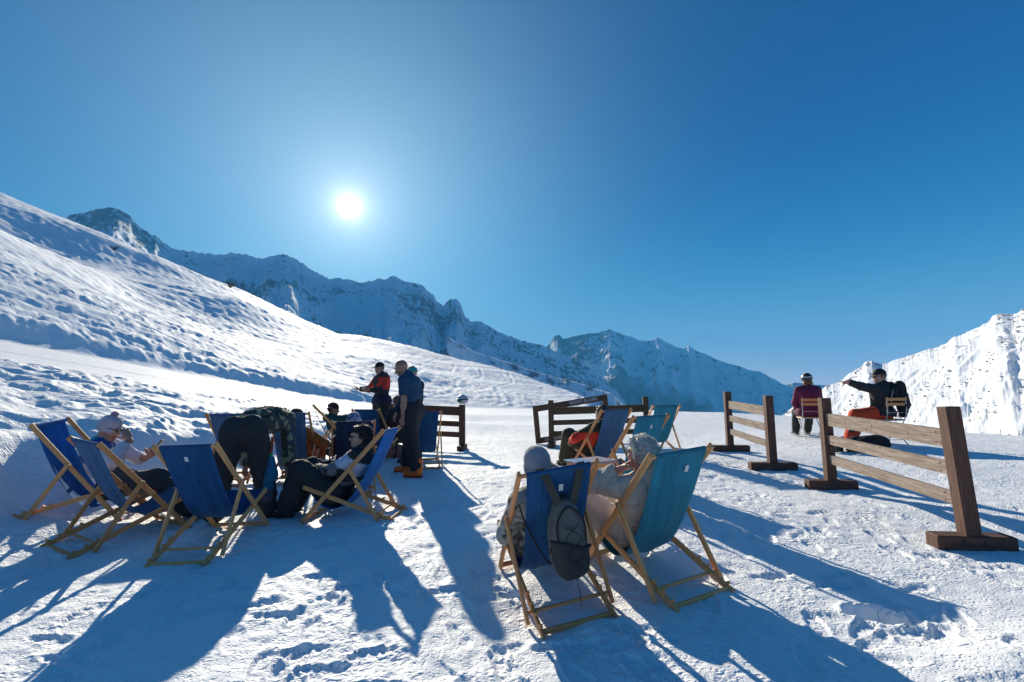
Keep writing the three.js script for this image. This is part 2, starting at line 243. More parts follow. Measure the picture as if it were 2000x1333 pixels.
function polarSheet(a0, a1, da, r0, r1, ratio) {
  const nA = Math.round((a1 - a0) / da) + 1, nR = Math.ceil(Math.log(r1 / r0) / Math.log(ratio)) + 1, pos = new Float32Array(nA * nR * 3), uv = new Float32Array(nA * nR * 2), idx = new Uint32Array((nA - 1) * (nR - 1) * 6);
  let p = 0, q = 0;
  for (let j = 0; j < nR; j++) { const r = r0 * Math.pow(r1 / r0, j / (nR - 1)); for (let i = 0; i < nA; i++) { const a = (a0 + (a1 - a0) * i / (nA - 1)) * Math.PI / 180, x = Math.sin(a) * r, z = -Math.cos(a) * r; pos[p++] = x; pos[p++] = ground(x, z); pos[p++] = z; uv[q++] = x / 1.7; uv[q++] = z / 1.7; } }
  p = 0; for (let j = 0; j < nR - 1; j++) for (let i = 0; i < nA - 1; i++) { const a = j * nA + i, b = a + 1, c = a + nA, d = c + 1; idx[p++] = a; idx[p++] = b; idx[p++] = c; idx[p++] = b; idx[p++] = d; idx[p++] = c; }
  const g = new THREE.BufferGeometry(); g.setAttribute('position', new THREE.BufferAttribute(pos, 3)); g.setAttribute('uv', new THREE.BufferAttribute(uv, 2)); g.setIndex(new THREE.BufferAttribute(idx, 1)); g.computeVertexNormals(); return g;
}
const snowGround = structure('snow_ground', polarSheet(-66, 62, 0.19, 0.6, 26, 1.0062), snowMat);
structure('snow_slope', polarSheet(-66, 62, 0.19, 26, 270, 1.0105), std(lin(0.86, 0.87, 0.89), 0.8));
{ // the terrace behind the photographer
  const g = new THREE.RingGeometry(0.02, 40, 96, 24); g.rotateX(-Math.PI / 2); const p = g.attributes.position;
  for (let i = 0; i < p.count; i++) { const x = p.getX(i), z = p.getZ(i), r = Math.hypot(x, z), a = Math.abs(Math.atan2(x, -z) * 180 / Math.PI); p.setY(i, a < 59 ? (r > 2 ? -6 : -0.3) : -0.1 + (z > 0 ? 0.01 * z : 0)); }
  g.computeVertexNormals(); structure('snow_terrace', g, snowMat);
}

// ------------------------------------------------------------------ mountains: crest line, fall direction, face
function mountain(name, crest, o) {
  const { reach, drop, seg, rows, fall, rough, jag, paint, relief, back = 0.6, power = 0.8, scale } = o;
  const pts = crest.map(([a, r, y]) => { const t = a * Math.PI / 180; return V(Math.sin(t) * r, y, -Math.cos(t) * r); });
  const len = [0]; for (let i = 1; i < pts.length; i++) len.push(len[i - 1] + Math.hypot(pts[i].x - pts[i - 1].x, pts[i].z - pts[i - 1].z));
  const total = len[len.length - 1], pos = [], col = [], idx = []; let k = 1;
  for (let i = 0; i <= seg; i++) {
    const d = total * i / seg; while (k < len.length - 1 && len[k] < d) k++;
    const t = (d - len[k - 1]) / (len[k] - len[k - 1]), c = pts[k - 1].clone().lerp(pts[k], t);
    const f = fall ? V(fall[0], 0, fall[1]).normalize() : V(-c.x, 0, -c.z).normalize();
    const pk = jag * (ridge(d / scale * 9, 3.3, 4) + 0.6 * ridge(d / scale * 31, 8.3, 3));
    for (let j = -3; j <= rows; j++) {
      const s = j < 0 ? j / 3 : Math.pow(j / rows, 1.35);          // behind the crest, then down the face
      const q = c.clone().addScaledVector(f, reach * s);
      let y = j < 0 ? c.y + s * -1 * -drop * back : c.y - drop * Math.pow(s, power);
      const near = Math.min(1, Math.abs(s) * 14);
      const uu = d / scale, vv = reach * Math.max(0, s) / scale;
      const gully = ridge(uu * 2.2 + 0.5 * n2(uu * 1.5, vv * 1.5), vv * 0.7, 5), fine = fbm(uu * 9, vv * 7, 4);
      y += pk * (1 - 0.6 * near) + rough * near * Math.min(1, 0.25 + s * 3) * (relief ? relief(uu, vv, s) : gully * 0.75 + fine * 0.35);
      pos.push(q.x, y, q.z); const cc = paint(uu, vv, s, gully, fine, y, d / total); col.push(cc[0], cc[1], cc[2]);
    }
  }
  const n = rows + 4; for (let i = 0; i < seg; i++) for (let j = 0; j < n - 1; j++) { const a = i * n + j, b = a + 1, c = a + n, e = c + 1; idx.push(a, b, c, b, e, c); }
  const g = new THREE.BufferGeometry(); g.setAttribute('position', new THREE.Float32BufferAttribute(pos, 3)); g.setAttribute('color', new THREE.Float32BufferAttribute(col, 3)); g.setIndex(idx); g.computeVertexNormals();
  return structure(name, g, new THREE.MeshStandardMaterial({ vertexColors: true, roughness: 0.95 }));
}
const SNOW = [0.84, 0.86, 0.89], ROCK = [0.16, 0.135, 0.12], WOODS = [0.055, 0.06, 0.055];
const blend = (a, b, t) => [mix(a[0], b[0], t), mix(a[1], b[1], t), mix(a[2], b[2], t)];
const polar = (list, r) => list.map(([a, y]) => [a, r, y]);
const RIDGE_A = polar([[-55.77, 624.42], [-48.53, 763.02], [-45.55, 842.95], [-44.46, 898.37], [-43.63, 923.83], [-42.78, 952.57], [-42.08, 973.8], [-41.47, 991.01], [-40.85, 979.72], [-40.18, 957.28], [-39.88, 929.45], [-39.14, 897.96], [-38.51, 867.32], [-38.12, 874.65], [-37.56, 842.42], [-36.82, 814.26], [-36.18, 805.49], [-34.66, 804.23], [-33.1, 808.48], [-31.48, 827.93], [-30.29, 830.94], [-29.3, 812.61], [-28.06, 831.03], [-27.06, 854.33], [-26.28, 862.83], [-25.48, 838.05], [-24.12, 792.41], [-22.74, 745.5], [-21.62, 726.76], [-20.51, 734.82], [-19.08, 719.65], [-18.21, 712.28], [-17.04, 726.5], [-16.05, 750.62], [-15.45, 741.82], [-14.86, 764.68], [-14.25, 766.34], [-13.15, 737.08], [-12.05, 725.18], [-10.94, 712.93], [-10.32, 670.96], [-9.94, 653.58], [-9.69, 653.89], [-9.32, 607.83], [-8.44, 572.89], [-8.07, 601.81], [-7.56, 623.72], [-6.75, 617.06], [-6.24, 581.36], [-5.8, 502.63], [-5.05, 466.96], [-3.78, 459.72], [-2.84, 430.89], [-1.57, 387.51], [0.01, 358.05], [1.89, 313.89], [3.78, 290.84], [5.33, 246.82], [7.49, 191.78], [9.32, 137.55], [11.1, 59.91], [12.27, -2.5], [13.96, -138.15], [16, -260]].map(([a, y]) => [a, 1.35 + (y - 1.35) * 1.9]), 6080);
mountain('mountain_range', RIDGE_A, {
  reach: 4400, drop: 1700, seg: 950, rows: 96, rough: 150, jag: 25, scale: 1710, power: 0.75, back: 0.9,
  paint: (u, v, s, g, f, y, t) => {
    const peak = sstep(0.27, 0.22, t) * 0.40 + sstep(0.56, 0.64, t) * 0.16, craggy = sstep(0.0, 0.5, n2(u * 1.6 + 3, v * 2.2)), fine = fbm(u * 34, v * 30, 3);
    const k = peak * (1 - sstep(0.05, 0.22, s)) + 0.36 * craggy * sstep(0.02, 0.10, s) + 0.45 * f + 0.34 * g + 0.75 * fine - 0.33;
    return blend(SNOW, blend(ROCK, [0.22, 0.17, 0.13], 0.5 + n2(u * 7, v * 7)), sstep(0.08, 0.24, k) * 0.85);
  },
});
const RIDGE_B = polar([[-2.54, 945.23], [1.26, 1095.54], [4.09, 1059.18], [4.73, 1162.72], [5.19, 1320.14], [5.57, 1371.52], [5.94, 1356.35], [6.31, 1261.56], [6.94, 1298.07], [7.57, 1334.35], [8.19, 1357.17], [8.82, 1366.56], [9.56, 1401.3], [10.36, 1382.64], [11.16, 1429.37], [11.9, 1476.09], [12.5, 1431.94], [13.39, 1333.39], [14.57, 1258.78], [15.44, 1161.33], [16.14, 1142.65], [16.91, 1174.37], [17.55, 1219.42], [18.33, 1110.67], [19.44, 974.87], [20.26, 917.69], [20.83, 987.24], [21.52, 869.53], [22.69, 761.28], [23.73, 631.41], [24.75, 539.53], [25.76, 472.81], [27.24, 345.54], [27.98, 329.5], [28.68, 221.63], [30.05, 33.32], [30.73, -25.05], [31.85, -116.68], [33.15, -227.87], [34.81, -388.32], [38, -700]], 12000);
mountain('far_mountain_range', RIDGE_B, {
  reach: 6500, drop: 2900, seg: 760, rows: 120, rough: 330, jag: 26, scale: 2200, power: 0.85, back: 0.5,
  paint: (u, v, s, g, f, y, t) => {
    const wood = sstep(0.30, 0.42, s + 0.06 * f + 0.08 * n2(u * 2, v * 1.1) - 0.05 * t), crag = sstep(0.45, 0.2, t) * 0.35;
    const rock = sstep(0.12, 0.3, crag + 0.5 * g + 0.5 * f + 0.4 * fbm(u * 26, v * 22, 2) - 0.24) * (1 - sstep(0.30, 0.45, s));
    return blend(blend(SNOW, ROCK, rock), WOODS, wood * (0.72 + 0.2 * n2(u * 12, v * 4)));
  },
});
mountain('horizon_mountain_range', polar([[25, -280], [27.62, -61], [29.56, -26], [30.28, 11.4], [30.9, 87.7], [31.09, 87], [31.68, 71.4], [32.79, 28.2], [34.93, -30], [37.33, -207], [50, -320]], 14000), { reach: 2700, drop: 1200, seg: 200, rows: 30, rough: 100, jag: 8, scale: 1600, paint: (u, v, s, g, f) => blend(SNOW, ROCK, sstep(0.2, 0.4, g * 0.5 + f * 0.5)) });
mountain('snowy_spur', [[-8, 1500, 170], [-4.43, 1500, 119.71], [-0.04, 1500, 82.25], [3.09, 1480, 53], [4.96, 1460, 37], [6.81, 1440, 26], [8.65, 1420, 13], [10.15, 1400, -3], [11.65, 1380, -12], [12.24, 1370, -18], [12.93, 1360, -37], [13.66, 1350, -58], [14.51, 1340, -80], [17, 1300, -160]], {
  reach: 700, drop: 420, seg: 260, rows: 60, rough: 26, jag: 2.5, scale: 260, power: 1.1, back: 0.9,
  paint: (u, v, s, g, f, y, t) => blend(SNOW, ROCK, sstep(0.16, 0.3, 0.4 * g + 0.5 * f - 0.06) * 0.8),
});
const rOf = a => mix(1250, 900, sstep(26, 60, a));
const RIDGE_R = [[26.5, -0.10], [28.37, -0.0710], [29.85, -0.0536], [30.84, -0.0376], [32.02, -0.0236], [33.18, -0.0100], [33.87, -0.0011], [34.96, 0.0049], [35.86, 0.0205], [36.71, 0.0289], [37.24, 0.0399], [37.68, 0.0404], [38.13, 0.0349], [38.82, 0.0343], [39.3, 0.0399], [40.06, 0.0435], [41, 0.0493], [41.56, 0.0537], [42.45, 0.0576], [43.16, 0.0632], [43.6, 0.0722], [44.04, 0.0740], [44.72, 0.0800], [45.22, 0.0839], [45.88, 0.0913], [46.24, 0.1007], [46.85, 0.1024], [47.29, 0.0999], [47.74, 0.1019], [48.04, 0.1050], [50.9, 0.1317], [55.67, 0.1548], [60, 0.1640]].map(([a, t]) => [a, rOf(a), 1.35 + t * rOf(a)]);
const rightMountain = mountain('right_mountain', RIDGE_R, {
  reach: 740, drop: 340, seg: 760, rows: 140, rough: 1, jag: 1.6, scale: 120, power: 0.95, back: 0.7,
  relief: (u, v) => { const q = n2(u * 3, v * 3), e = n2(u * 9, v * 9); return 16 * fbm(u * 1.0 + q * 0.2, v * 0.6, 3) + 10 * ridge((u + 1.0 * v) * 1.9 + q * 0.3, (v - u) * 0.7 + q * 0.5, 3) + 2.6 * ridge(u * 8 + e * 0.4, v * 5.5, 2) * sstep(-0.2, 0.4, n2(u * 1.7 + 4, v * 1.9)) + 1.1 * fbm(u * 17, v * 15, 2); },
  paint: (u, v, s, g, f, y, t) => blend(SNOW, [0.26, 0.23, 0.21], sstep(0.34, 0.5, 0.8 * fbm(u * 16, v * 14, 3) + 0.25 * n2(u * 2.1, v * 2.1) - (Math.abs(s) < 0.015 ? -0.22 : 0)) * 0.9),
});
{ // low shrubs and boulders that stick out of the snow on the right mountain
  const P = rightMountain.geometry.attributes.position, N = rightMountain.geometry.attributes.normal, r = rng(5), rows = 144, blob = new THREE.IcosahedronGeometry(1, 1), bp = blob.attributes.position;
  for (let i = 0; i < bp.count; i++) { const s = 1 + 0.45 * n3(bp.getX(i) * 2.1 + 7, bp.getY(i) * 2.1, bp.getZ(i) * 2.1); bp.setXYZ(i, bp.getX(i) * s, bp.getY(i) * s, bp.getZ(i) * s); } blob.computeVertexNormals();
  const m = new THREE.InstancedMesh(blob, std(0xffffff, 0.95), 2600); m.name = 'mountain_shrubs'; m.userData = { kind: 'stuff', label: 'dark low shrubs dotting the snowy mountainside on the right', category: 'shrubs' }; const M = new THREE.Matrix4(), Q = new THREE.Quaternion(), c = new THREE.Color(); let n = 0;
  for (let t = 0; t < 60000 && n < 2600; t++) {
    const i = Math.floor(r() * 760), j = 4 + Math.floor(Math.pow(r(), 0.8) * 135), k = i * rows + j, x = P.getX(k), y = P.getY(k), z = P.getZ(k);
    if (n2(x * 0.012 + 3, z * 0.012) + 0.6 * n2(x * 0.05, z * 0.05) < 0.22 - 0.25 * r()) continue;
    const d = Math.hypot(x, z), s = d * 0.0010 * (0.5 + r() * r() * 1.6); Q.setFromAxisAngle(V(0, 1, 0), r() * 6.28); M.compose(V(x, y + s * 0.1, z), Q, V(s * 1.3, s * (0.6 + 0.5 * r()), s * 1.3)); m.setMatrixAt(n, M);
    const w = r(); m.setColorAt(n, w < 0.7 ? c.setRGB(0.55 + 0.25 * r(), 0.53 + 0.24 * r(), 0.53 + 0.24 * r()) : c.setRGB(0.20 + 0.10 * r(), 0.16 + 0.08 * r(), 0.14 + 0.06 * r())); n++;
  }
  m.count = n; m.castShadow = true; scene.add(m);
}
{ const g = new THREE.CircleGeometry(13500, 64); g.rotateX(-Math.PI / 2); g.translate(0, -1500, 0); structure('valley_floor', g, std(lin(0.3, 0.33, 0.35), 1)); }

// ------------------------------------------------------------------ timber and tube helpers
const Zax = V(0, 0, 1);
function metresUV(g) { // grain runs along z
  const p = g.attributes.position, n = g.attributes.normal, uv = new Float32Array(p.count * 2); g.computeBoundingBox(); const off = (g.boundingBox.max.z * 7.13) % 1;
  for (let i = 0; i < p.count; i++) { uv[i * 2] = p.getZ(i) * 0.9 + off; uv[i * 2 + 1] = (Math.abs(n.getX(i)) > Math.abs(n.getY(i)) ? p.getY(i) : p.getX(i) + 0.37) * 2.2 + off * 3; }
  g.setAttribute('uv', new THREE.BufferAttribute(uv, 2)); return g;
}
function orient(g, a, b, side) { // z of g runs from a to b, x of g near side
  const z = b.clone().sub(a).normalize(), x = side.clone().addScaledVector(z, -side.dot(z)).normalize(), y = z.clone().cross(x);
  g.applyMatrix4(new THREE.Matrix4().makeBasis(x, y, z).setPosition(a.clone().add(b).multiplyScalar(0.5))); return g;
}
function bar(a, b, w, h, side = V(1, 0, 0), r = 0.004) { const L = a.distanceTo(b); return orient(metresUV(new RoundedBoxGeometry(w, h, L, 1, Math.min(r, w / 2.2, h / 2.2))), a, b, side); }
function rod(a, b, r, seg = 10) { const g = new THREE.CylinderGeometry(r, r, a.distanceTo(b), seg, 1); g.rotateX(Math.PI / 2); metresUV(g); return orient(g, a, b, Math.abs(b.clone().sub(a).normalize().x) > 0.9 ? V(0, 1, 0) : V(1, 0, 0)); }
function tube(pts, r, seg = 24, rad = 8, closed = false) { return new THREE.TubeGeometry(new THREE.CatmullRomCurve3(pts.map(p => p.isVector3 ? p : V(...p)), closed, 'catmullrom', 0.5), seg, r, rad, closed); }
function plain(list) { return mergeGeometries(list.map(g => { const h = g.index ? g.toNonIndexed() : g; for (const k of Object.keys(h.attributes)) if (!['position', 'normal', 'uv'].includes(k)) h.deleteAttribute(k); return h; })); }
function sheet(f, nu, nv) { // f(u,v) -> Vector3
  const pos = [], uv = [], idx = []; for (let j = 0; j <= nv; j++) for (let i = 0; i <= nu; i++) { const p = f(i / nu, j / nv); pos.push(p.x, p.y, p.z); uv.push(i / nu, j / nv); }
  for (let j = 0; j < nv; j++) for (let i = 0; i < nu; i++) { const a = j * (nu + 1) + i; idx.push(a, a + nu + 1, a + 1, a + 1, a + nu + 1, a + nu + 2); }
  const g = new THREE.BufferGeometry(); g.setAttribute('position', new THREE.Float32BufferAttribute(pos, 3)); g.setAttribute('uv', new THREE.Float32BufferAttribute(uv, 2)); g.setIndex(idx); g.computeVertexNormals(); return g;
}
function cloth(f, nu, nv, th) { // a sheet with real thickness and closed rims
  const top = sheet(f, nu, nv), n = top.attributes.normal, p = top.attributes.position, g = sheet((u, v) => { const k = Math.round(v * nv) * (nu + 1) + Math.round(u * nu); return V(p.getX(k) - n.getX(k) * th, p.getY(k) - n.getY(k) * th, p.getZ(k) - n.getZ(k) * th); }, nu, nv);
  const ix = g.index.array; for (let i = 0; i < ix.length; i += 3) { const t = ix[i]; ix[i] = ix[i + 1]; ix[i + 1] = t; } g.computeVertexNormals();
  const edge = []; const q = g.attributes.position, E = [], at = (A, k) => V(A.getX(k), A.getY(k), A.getZ(k));
  for (let j = 0; j <= nv; j++) edge.push(j * (nu + 1)); for (let i = 1; i <= nu; i++) edge.push(nv * (nu + 1) + i); for (let j = nv - 1; j >= 0; j--) edge.push(j * (nu + 1) + nu); for (let i = nu - 1; i >= 0; i--) edge.push(i);
  const rim = sheet((u, v) => at(v < 0.5 ? p : q, edge[Math.round(u * (edge.length - 1))]), edge.length - 1, 1);
  return plain([top, g, rim]);
}

// ------------------------------------------------------------------ deck chairs
let woodTurn = 0;
function deckChair(k, canvas, label, o = {}) {
  const fr = deckFrame(SPOTS[k][3]), g = thing('deck_chair', label, 'deck chair', [0, 0, 0], 0, o.group || 'folding wooden deck chairs set out on the snow');
  g.applyMatrix4(spotMatrix(k));
  const W = chairWoods[woodTurn++ % 3], P = (q, x) => V(x, q[1], -q[0]), along = (a, d, t) => [a[0] + d[0] * t, a[1] + d[1] * t];
  for (const s of [-1, 1]) {
    part('back_rail', bar(P(along(fr.F, fr.d1, -0.01), s * DC.w1), P(along(fr.T, fr.d1, 0.03), s * DC.w1), 0.022, 0.046, V(1, 0, 0), 0.007), W, g);
    const rail = [bar(P(along(fr.R, fr.d2, -0.01), s * DC.w2), P(along(fr.G, fr.d2, 0.03), s * DC.w2), 0.022, 0.046, V(1, 0, 0), 0.007)];
    for (let i = 0; i < 4; i++) { const a = along(fr.R, fr.d2, 0.06 + i * 0.085), n = [-fr.d2[1], fr.d2[0]], hook = (t, h) => P([a[0] + fr.d2[0] * t + n[0] * h, a[1] + fr.d2[1] * t + n[1] * h], s * DC.w2); rail.push(bar(hook(0, 0.02), hook(-0.02, 0.045), 0.02, 0.02, V(1, 0, 0), 0.004)); }
    part('base_rail', plain(rail), W, g);
    part('prop_leg', bar(P(along(fr.P, [fr.P[0] - fr.Q[0], fr.P[1] - fr.Q[1]], 0.035), s * DC.wp), P(along(fr.Q, [fr.Q[0] - fr.P[0], fr.Q[1] - fr.P[1]], 0.10), s * DC.wp), 0.022, 0.040, V(1, 0, 0), 0.006), W, g);
    part('bolt', rod(P(fr.P, s * (DC.w1 - 0.02)), P(fr.P, s * (DC.wp + 0.016)), 0.007, 8), metal, g);
    const X = [0, SPOTS[k][3]]; part('bolt', rod(P(X, s * (DC.w2 - 0.018)), P(X, s * (DC.w1 + 0.018)), 0.007, 8), metal, g);
  }
  const cross = (name, q, w, r) => part(name, rod(P(q, -w), P(q, w), r), W, g);
  cross('top_bar', fr.T, DC.w1, 0.014); cross('seat_bar', fr.G, DC.w2, 0.014); cross('prop_bar', along(fr.Q, fr.d2, 0.012), DC.wp, 0.012);
  part('cross_bar', bar(P(along(fr.R, fr.d2, 0.035), -DC.w2), P(along(fr.R, fr.d2, 0.035), DC.w2), 0.02, 0.036, V(0, fr.d2[1], -fr.d2[0]), 0.005), W, g);
  part('cross_bar', bar(P(along(fr.F, fr.d1, 0.05), -DC.w1), P(along(fr.F, fr.d1, 0.05), DC.w1), 0.02, 0.036, V(0, fr.d1[1], -fr.d1[0]), 0.005), W, g);
  // canvas: hangs from the top bar, sags and runs up to the seat bar
  const B = [[fr.T[0] - 0.016, fr.T[1]], ...(o.sag ? [[-0.42, 0.44], [-0.12, -0.26]] : [[-0.38, 0.49], [-0.20, -0.07]]), [fr.G[0] + 0.004, fr.G[1] + 0.014]];
  const bez = t => { const a = (1 - t) ** 3, b = 3 * t * (1 - t) ** 2, c = 3 * t * t * (1 - t), d = t ** 3; return [B[0][0] * a + B[1][0] * b + B[2][0] * c + B[3][0] * d, B[0][1] * a + B[1][1] * b + B[2][1] * c + B[3][1] * d]; };
  const sd = woodTurn * 3.7, f = (u, v) => { const q = bez(v), x = (u - 0.5) * 2, pinch = 1 - 0.05 * Math.sin(Math.PI * v), dip = 0.018 * (1 - x * x) * Math.sin(Math.PI * Math.min(1, v * 1.15)) + (0.007 * n2(x * 2.2 + sd, v * 2.4) + 0.0035 * n2(x * 5.5 + sd, v * 1.6 + x)) * Math.sin(Math.PI * v); return V(x * 0.216 * pinch, q[1] - dip, -q[0] + dip * 0.9); };
  const c = part('canvas', cloth(f, 20, 44, 0.003), canvas, g);
  part('hem', rod(P(fr.T, -0.215), P(fr.T, 0.215), 0.019, 12), canvas, c); part('hem', rod(P(fr.G, -0.212), P(fr.G, 0.212), 0.019, 12), canvas, c);
  if (o.tag) { const q = bez(0.055), q2 = bez(0.085), x0 = o.tag; part('care_label', bar(P([q[0] - 0.011, q[1] - 0.012], x0), P([q2[0] - 0.013, q2[1] - 0.012], x0), 0.03, 0.003, V(1, 0, 0), 0.001), std(lin(0.7, 0.7, 0.7), 0.8), c); }
  shadows(g); return { g, fr, bez };
}
const chairs = {
  A: deckChair('A', canvasBright, 'deck chair nearest the left edge, under the man in the pale bobble hat', { sag: 0.03 }),
  B: deckChair('B', canvasSlate, 'empty blue deck chair on the left, turned side-on beside the man with a phone'),
  C: deckChair('C', canvasBlue, 'empty dark blue deck chair seen from behind, below the bending person', { tag: -0.01 }),
  H: deckChair('H', canvasBright, 'bright blue deck chair facing left with the sunglasses man lying in it', { sag: 0.03 }),
  J: deckChair('J', canvasBlue, 'dark blue deck chair with the grey backpack hanging on it', { tag: 0.01, sag: 0.02 }),
  K: deckChair('K', canvasTeal, 'teal deck chair nearest the camera on the right, with the white-haired person', { tag: 0.06, sag: 0.02 }),
  D: deckChair('D', canvasSlate, 'slate blue deck chair right of the bending person, the orange jacket beside it', { sag: 0.01 }),
  S: deckChair('S', canvasSlate, 'slate blue deck chair half hidden left of the bending person'),
  E: deckChair('E', canvasSlate, 'deck chair turned sideways at the back, under the person in green', { sag: 0.02 }),
  F: deckChair('F', canvasNavy, 'dark navy deck chair directly behind the sunglasses man', { sag: 0.02 }),
  G: deckChair('G', canvasBlue, 'blue deck chair at the back in front of the man in the red-shouldered jacket'),
  I: deckChair('I', canvasBlue, 'blue deck chair right of the bald man, before the slatted barrier'),
  L: deckChair('L', canvasSlate, 'blue deck chair with the person in red sleeves, before the centre barrier', { sag: 0.02 }),
  M: deckChair('M', canvasTeal, 'empty teal-blue deck chair behind the white-haired person', { tag: 0.02 }),
  N: deckChair('N', canvasTeal, 'farthest right deck chair, standing by the centre barrier post'),
};

// ------------------------------------------------------------------ timber barriers
const screwMat = std(lin(0.10, 0.07, 0.055), 0.6, { metalness: 0.5 });
function barrier(label, p0, p1, o) {
  const a = V(...p0), b = V(...p1), d = b.clone().sub(a).setY(0).normalize(), n = V(d.z, 0, -d.x), g = thing('timber_barrier', label, 'barrier', p0, 0, 'low timber barriers on the terrace'), H = o.h || 1.14;
  const at = p => p.clone().sub(a);
  [[a, o.lean0 || [0, 0]], [b, o.lean1 || [0, 0]]].forEach(([p, lean], i) => {
    if (o.skip === i) return; const t = at(p), top = t.clone().add(V(lean[0], H, lean[1]));
    part('post', bar(t.clone().setY(t.y + 0.02), top, o.post || 0.115, o.post || 0.115, d.clone(), 0.008), o.dark[i % 2], g);
    part('foot', bar(t.clone().addScaledVector(n, -(o.foot || 0.34)).setY(t.y + 0.05), t.clone().addScaledVector(n, o.foot || 0.34).setY(t.y + 0.05), 0.15, 0.13, d.clone(), 0.012), o.dark[(i + 1) % 2], g);
  });
  o.rails.forEach(([h, w], i) => { const off = n.clone().multiplyScalar(o.off || 0), q0 = at(a).addScaledVector(d, o.skip === 0 ? 0 : 0.02).add(off).setY(h), q1 = at(b).addScaledVector(d, -0.02).add(off).setY(at(b).y + h); const L0 = o.lean0 || [0, 0]; q0.x += L0[0] * h / H; q0.z += L0[1] * h / H; part('rail', bar(q0, q1, w, 0.045, V(0, 1, 0), 0.004), o.light[i % o.light.length], g); for (const t of [0.07, 0.93]) for (const k of [-0.28, 0.28]) { const p = q0.clone().lerp(q1, t).add(V(0, k * w, 0)); part('screw', rod(p.clone().addScaledVector(n, -0.026), p.clone().addScaledVector(n, 0.026), 0.0065, 8), screwMat, g); } });
  return shadows(g);
}
const R3 = [[0.885, 0.155], [0.63, 0.115], [0.38, 0.11]];
barrier('large timber barrier at the right edge with three weathered grey rails', [3.77, 0.0, -4.0], [4.08, 0.03, -6.15], { h: 1.16, dark: darkWood, light: greyWood, rails: R3, lean0: [-0.04, -0.03], foot: 0.29 });
barrier('short-looking timber barrier right of centre with pale rails, behind the larger one', [3.96, 0.08, -7.28], [4.13, 0.13, -9.03], { h: 1.13, dark: darkWood, light: greyWood, rails: R3.map(([h, w]) => [h, w * 0.95]) });
barrier('dark timber barrier in the centre with the sign frame leaning behind it', [0.9, 0.0, -11.1], [3.04, 0.06, -10.75], { h: 1.09, dark: oldWood, light: oldWood, rails: [[0.83, 0.17], [0.56, 0.115], [0.31, 0.11]], post: 0.12 });
barrier('dark slatted barrier behind the bald man, a helmet on its post', [-1.16, 0.0, -10.75], [-3.1, 0.1, -10.9], { h: 1.02, dark: darkWood, light: darkWood, rails: [[0.87, 0.2], [0.58, 0.12], [0.34, 0.12]], post: 0.13, foot: 0.26 });

// ------------------------------------------------------------------ bodies: distance fields meshed by surface nets
function nets(f, lo, hi, h) {
  const nx = Math.ceil((hi[0] - lo[0]) / h) + 2, ny = Math.ceil((hi[1] - lo[1]) / h) + 2, nz = Math.ceil((hi[2] - lo[2]) / h) + 2, D = new Float32Array(nx * ny * nz).fill(1), S = 4;
  for (let k = 0; k < nz; k += S) for (let j = 0; j < ny; j += S) for (let i = 0; i < nx; i += S) {
    const c = f(lo[0] + (i + 1.5) * h, lo[1] + (j + 1.5) * h, lo[2] + (k + 1.5) * h), far = Math.abs(c) > h * S * 1.25;
    for (let c3 = k; c3 < Math.min(nz, k + S); c3++) for (let b = j; b < Math.min(ny, j + S); b++) for (let a = i; a < Math.min(nx, i + S); a++) D[(c3 * ny + b) * nx + a] = far ? c : f(lo[0] + a * h, lo[1] + b * h, lo[2] + c3 * h);
  }
  const id = new Int32Array(nx * ny * nz).fill(-1), P = [], I = [], sx = 1, sy = nx, sz = nx * ny, off = [0, sx, sy, sx + sy, sz, sx + sz, sy + sz, sx + sy + sz], E = [[0, 1], [2, 3], [4, 5], [6, 7], [0, 2], [1, 3], [4, 6], [5, 7], [0, 4], [1, 5], [2, 6], [3, 7]];
  for (let k = 0; k < nz - 1; k++) for (let j = 0; j < ny - 1; j++) for (let i = 0; i < nx - 1; i++) {
    const b = (k * ny + j) * nx + i; let m = 0; for (let c = 0; c < 8; c++) if (D[b + off[c]] < 0) m |= 1 << c; if (m === 0 || m === 255) continue;
    let x = 0, y = 0, z = 0, n = 0;
    for (const [p, q] of E) { const dp = D[b + off[p]], dq = D[b + off[q]]; if ((dp < 0) === (dq < 0)) continue; const t = dp / (dp - dq); x += (p & 1) + t * ((q & 1) - (p & 1)); y += ((p >> 1) & 1) + t * (((q >> 1) & 1) - ((p >> 1) & 1)); z += (p >> 2) + t * ((q >> 2) - (p >> 2)); n++; }
    id[b] = P.length / 3; P.push(lo[0] + (i + x / n) * h, lo[1] + (j + y / n) * h, lo[2] + (k + z / n) * h);
  }
  const quad = (a, b, c, d, flip) => { if (a < 0 || b < 0 || c < 0 || d < 0) return; if (flip) I.push(a, c, b, a, d, c); else I.push(a, b, c, a, c, d); };
  for (let k = 1; k < nz - 1; k++) for (let j = 1; j < ny - 1; j++) for (let i = 1; i < nx - 1; i++) {
    const b = (k * ny + j) * nx + i, s = D[b] < 0;
    if (s !== D[b + sx] < 0) quad(id[b - sy - sz], id[b - sz], id[b], id[b - sy], !s);
    if (s !== D[b + sy] < 0) quad(id[b - sx - sz], id[b - sx], id[b], id[b - sz], !s);
    if (s !== D[b + sz] < 0) quad(id[b - sx - sy], id[b - sy], id[b], id[b - sx], !s);
  }
  const g = new THREE.BufferGeometry(); g.setAttribute('position', new THREE.Float32BufferAttribute(P, 3)); g.setIndex(I); g.computeVertexNormals(); return g;
}
const smin = (a, b, k) => { const h = Math.max(0, k - Math.abs(a - b)) / k; return Math.min(a, b) - h * h * k * 0.25; };
function cap(a, b, r1, r2, tag) { const dx = b.x - a.x, dy = b.y - a.y, dz = b.z - a.z; return { ax: a.x, ay: a.y, az: a.z, dx, dy, dz, l: 1 / (dx * dx + dy * dy + dz * dz + 1e-9), r1, dr: r2 - r1, tag }; }
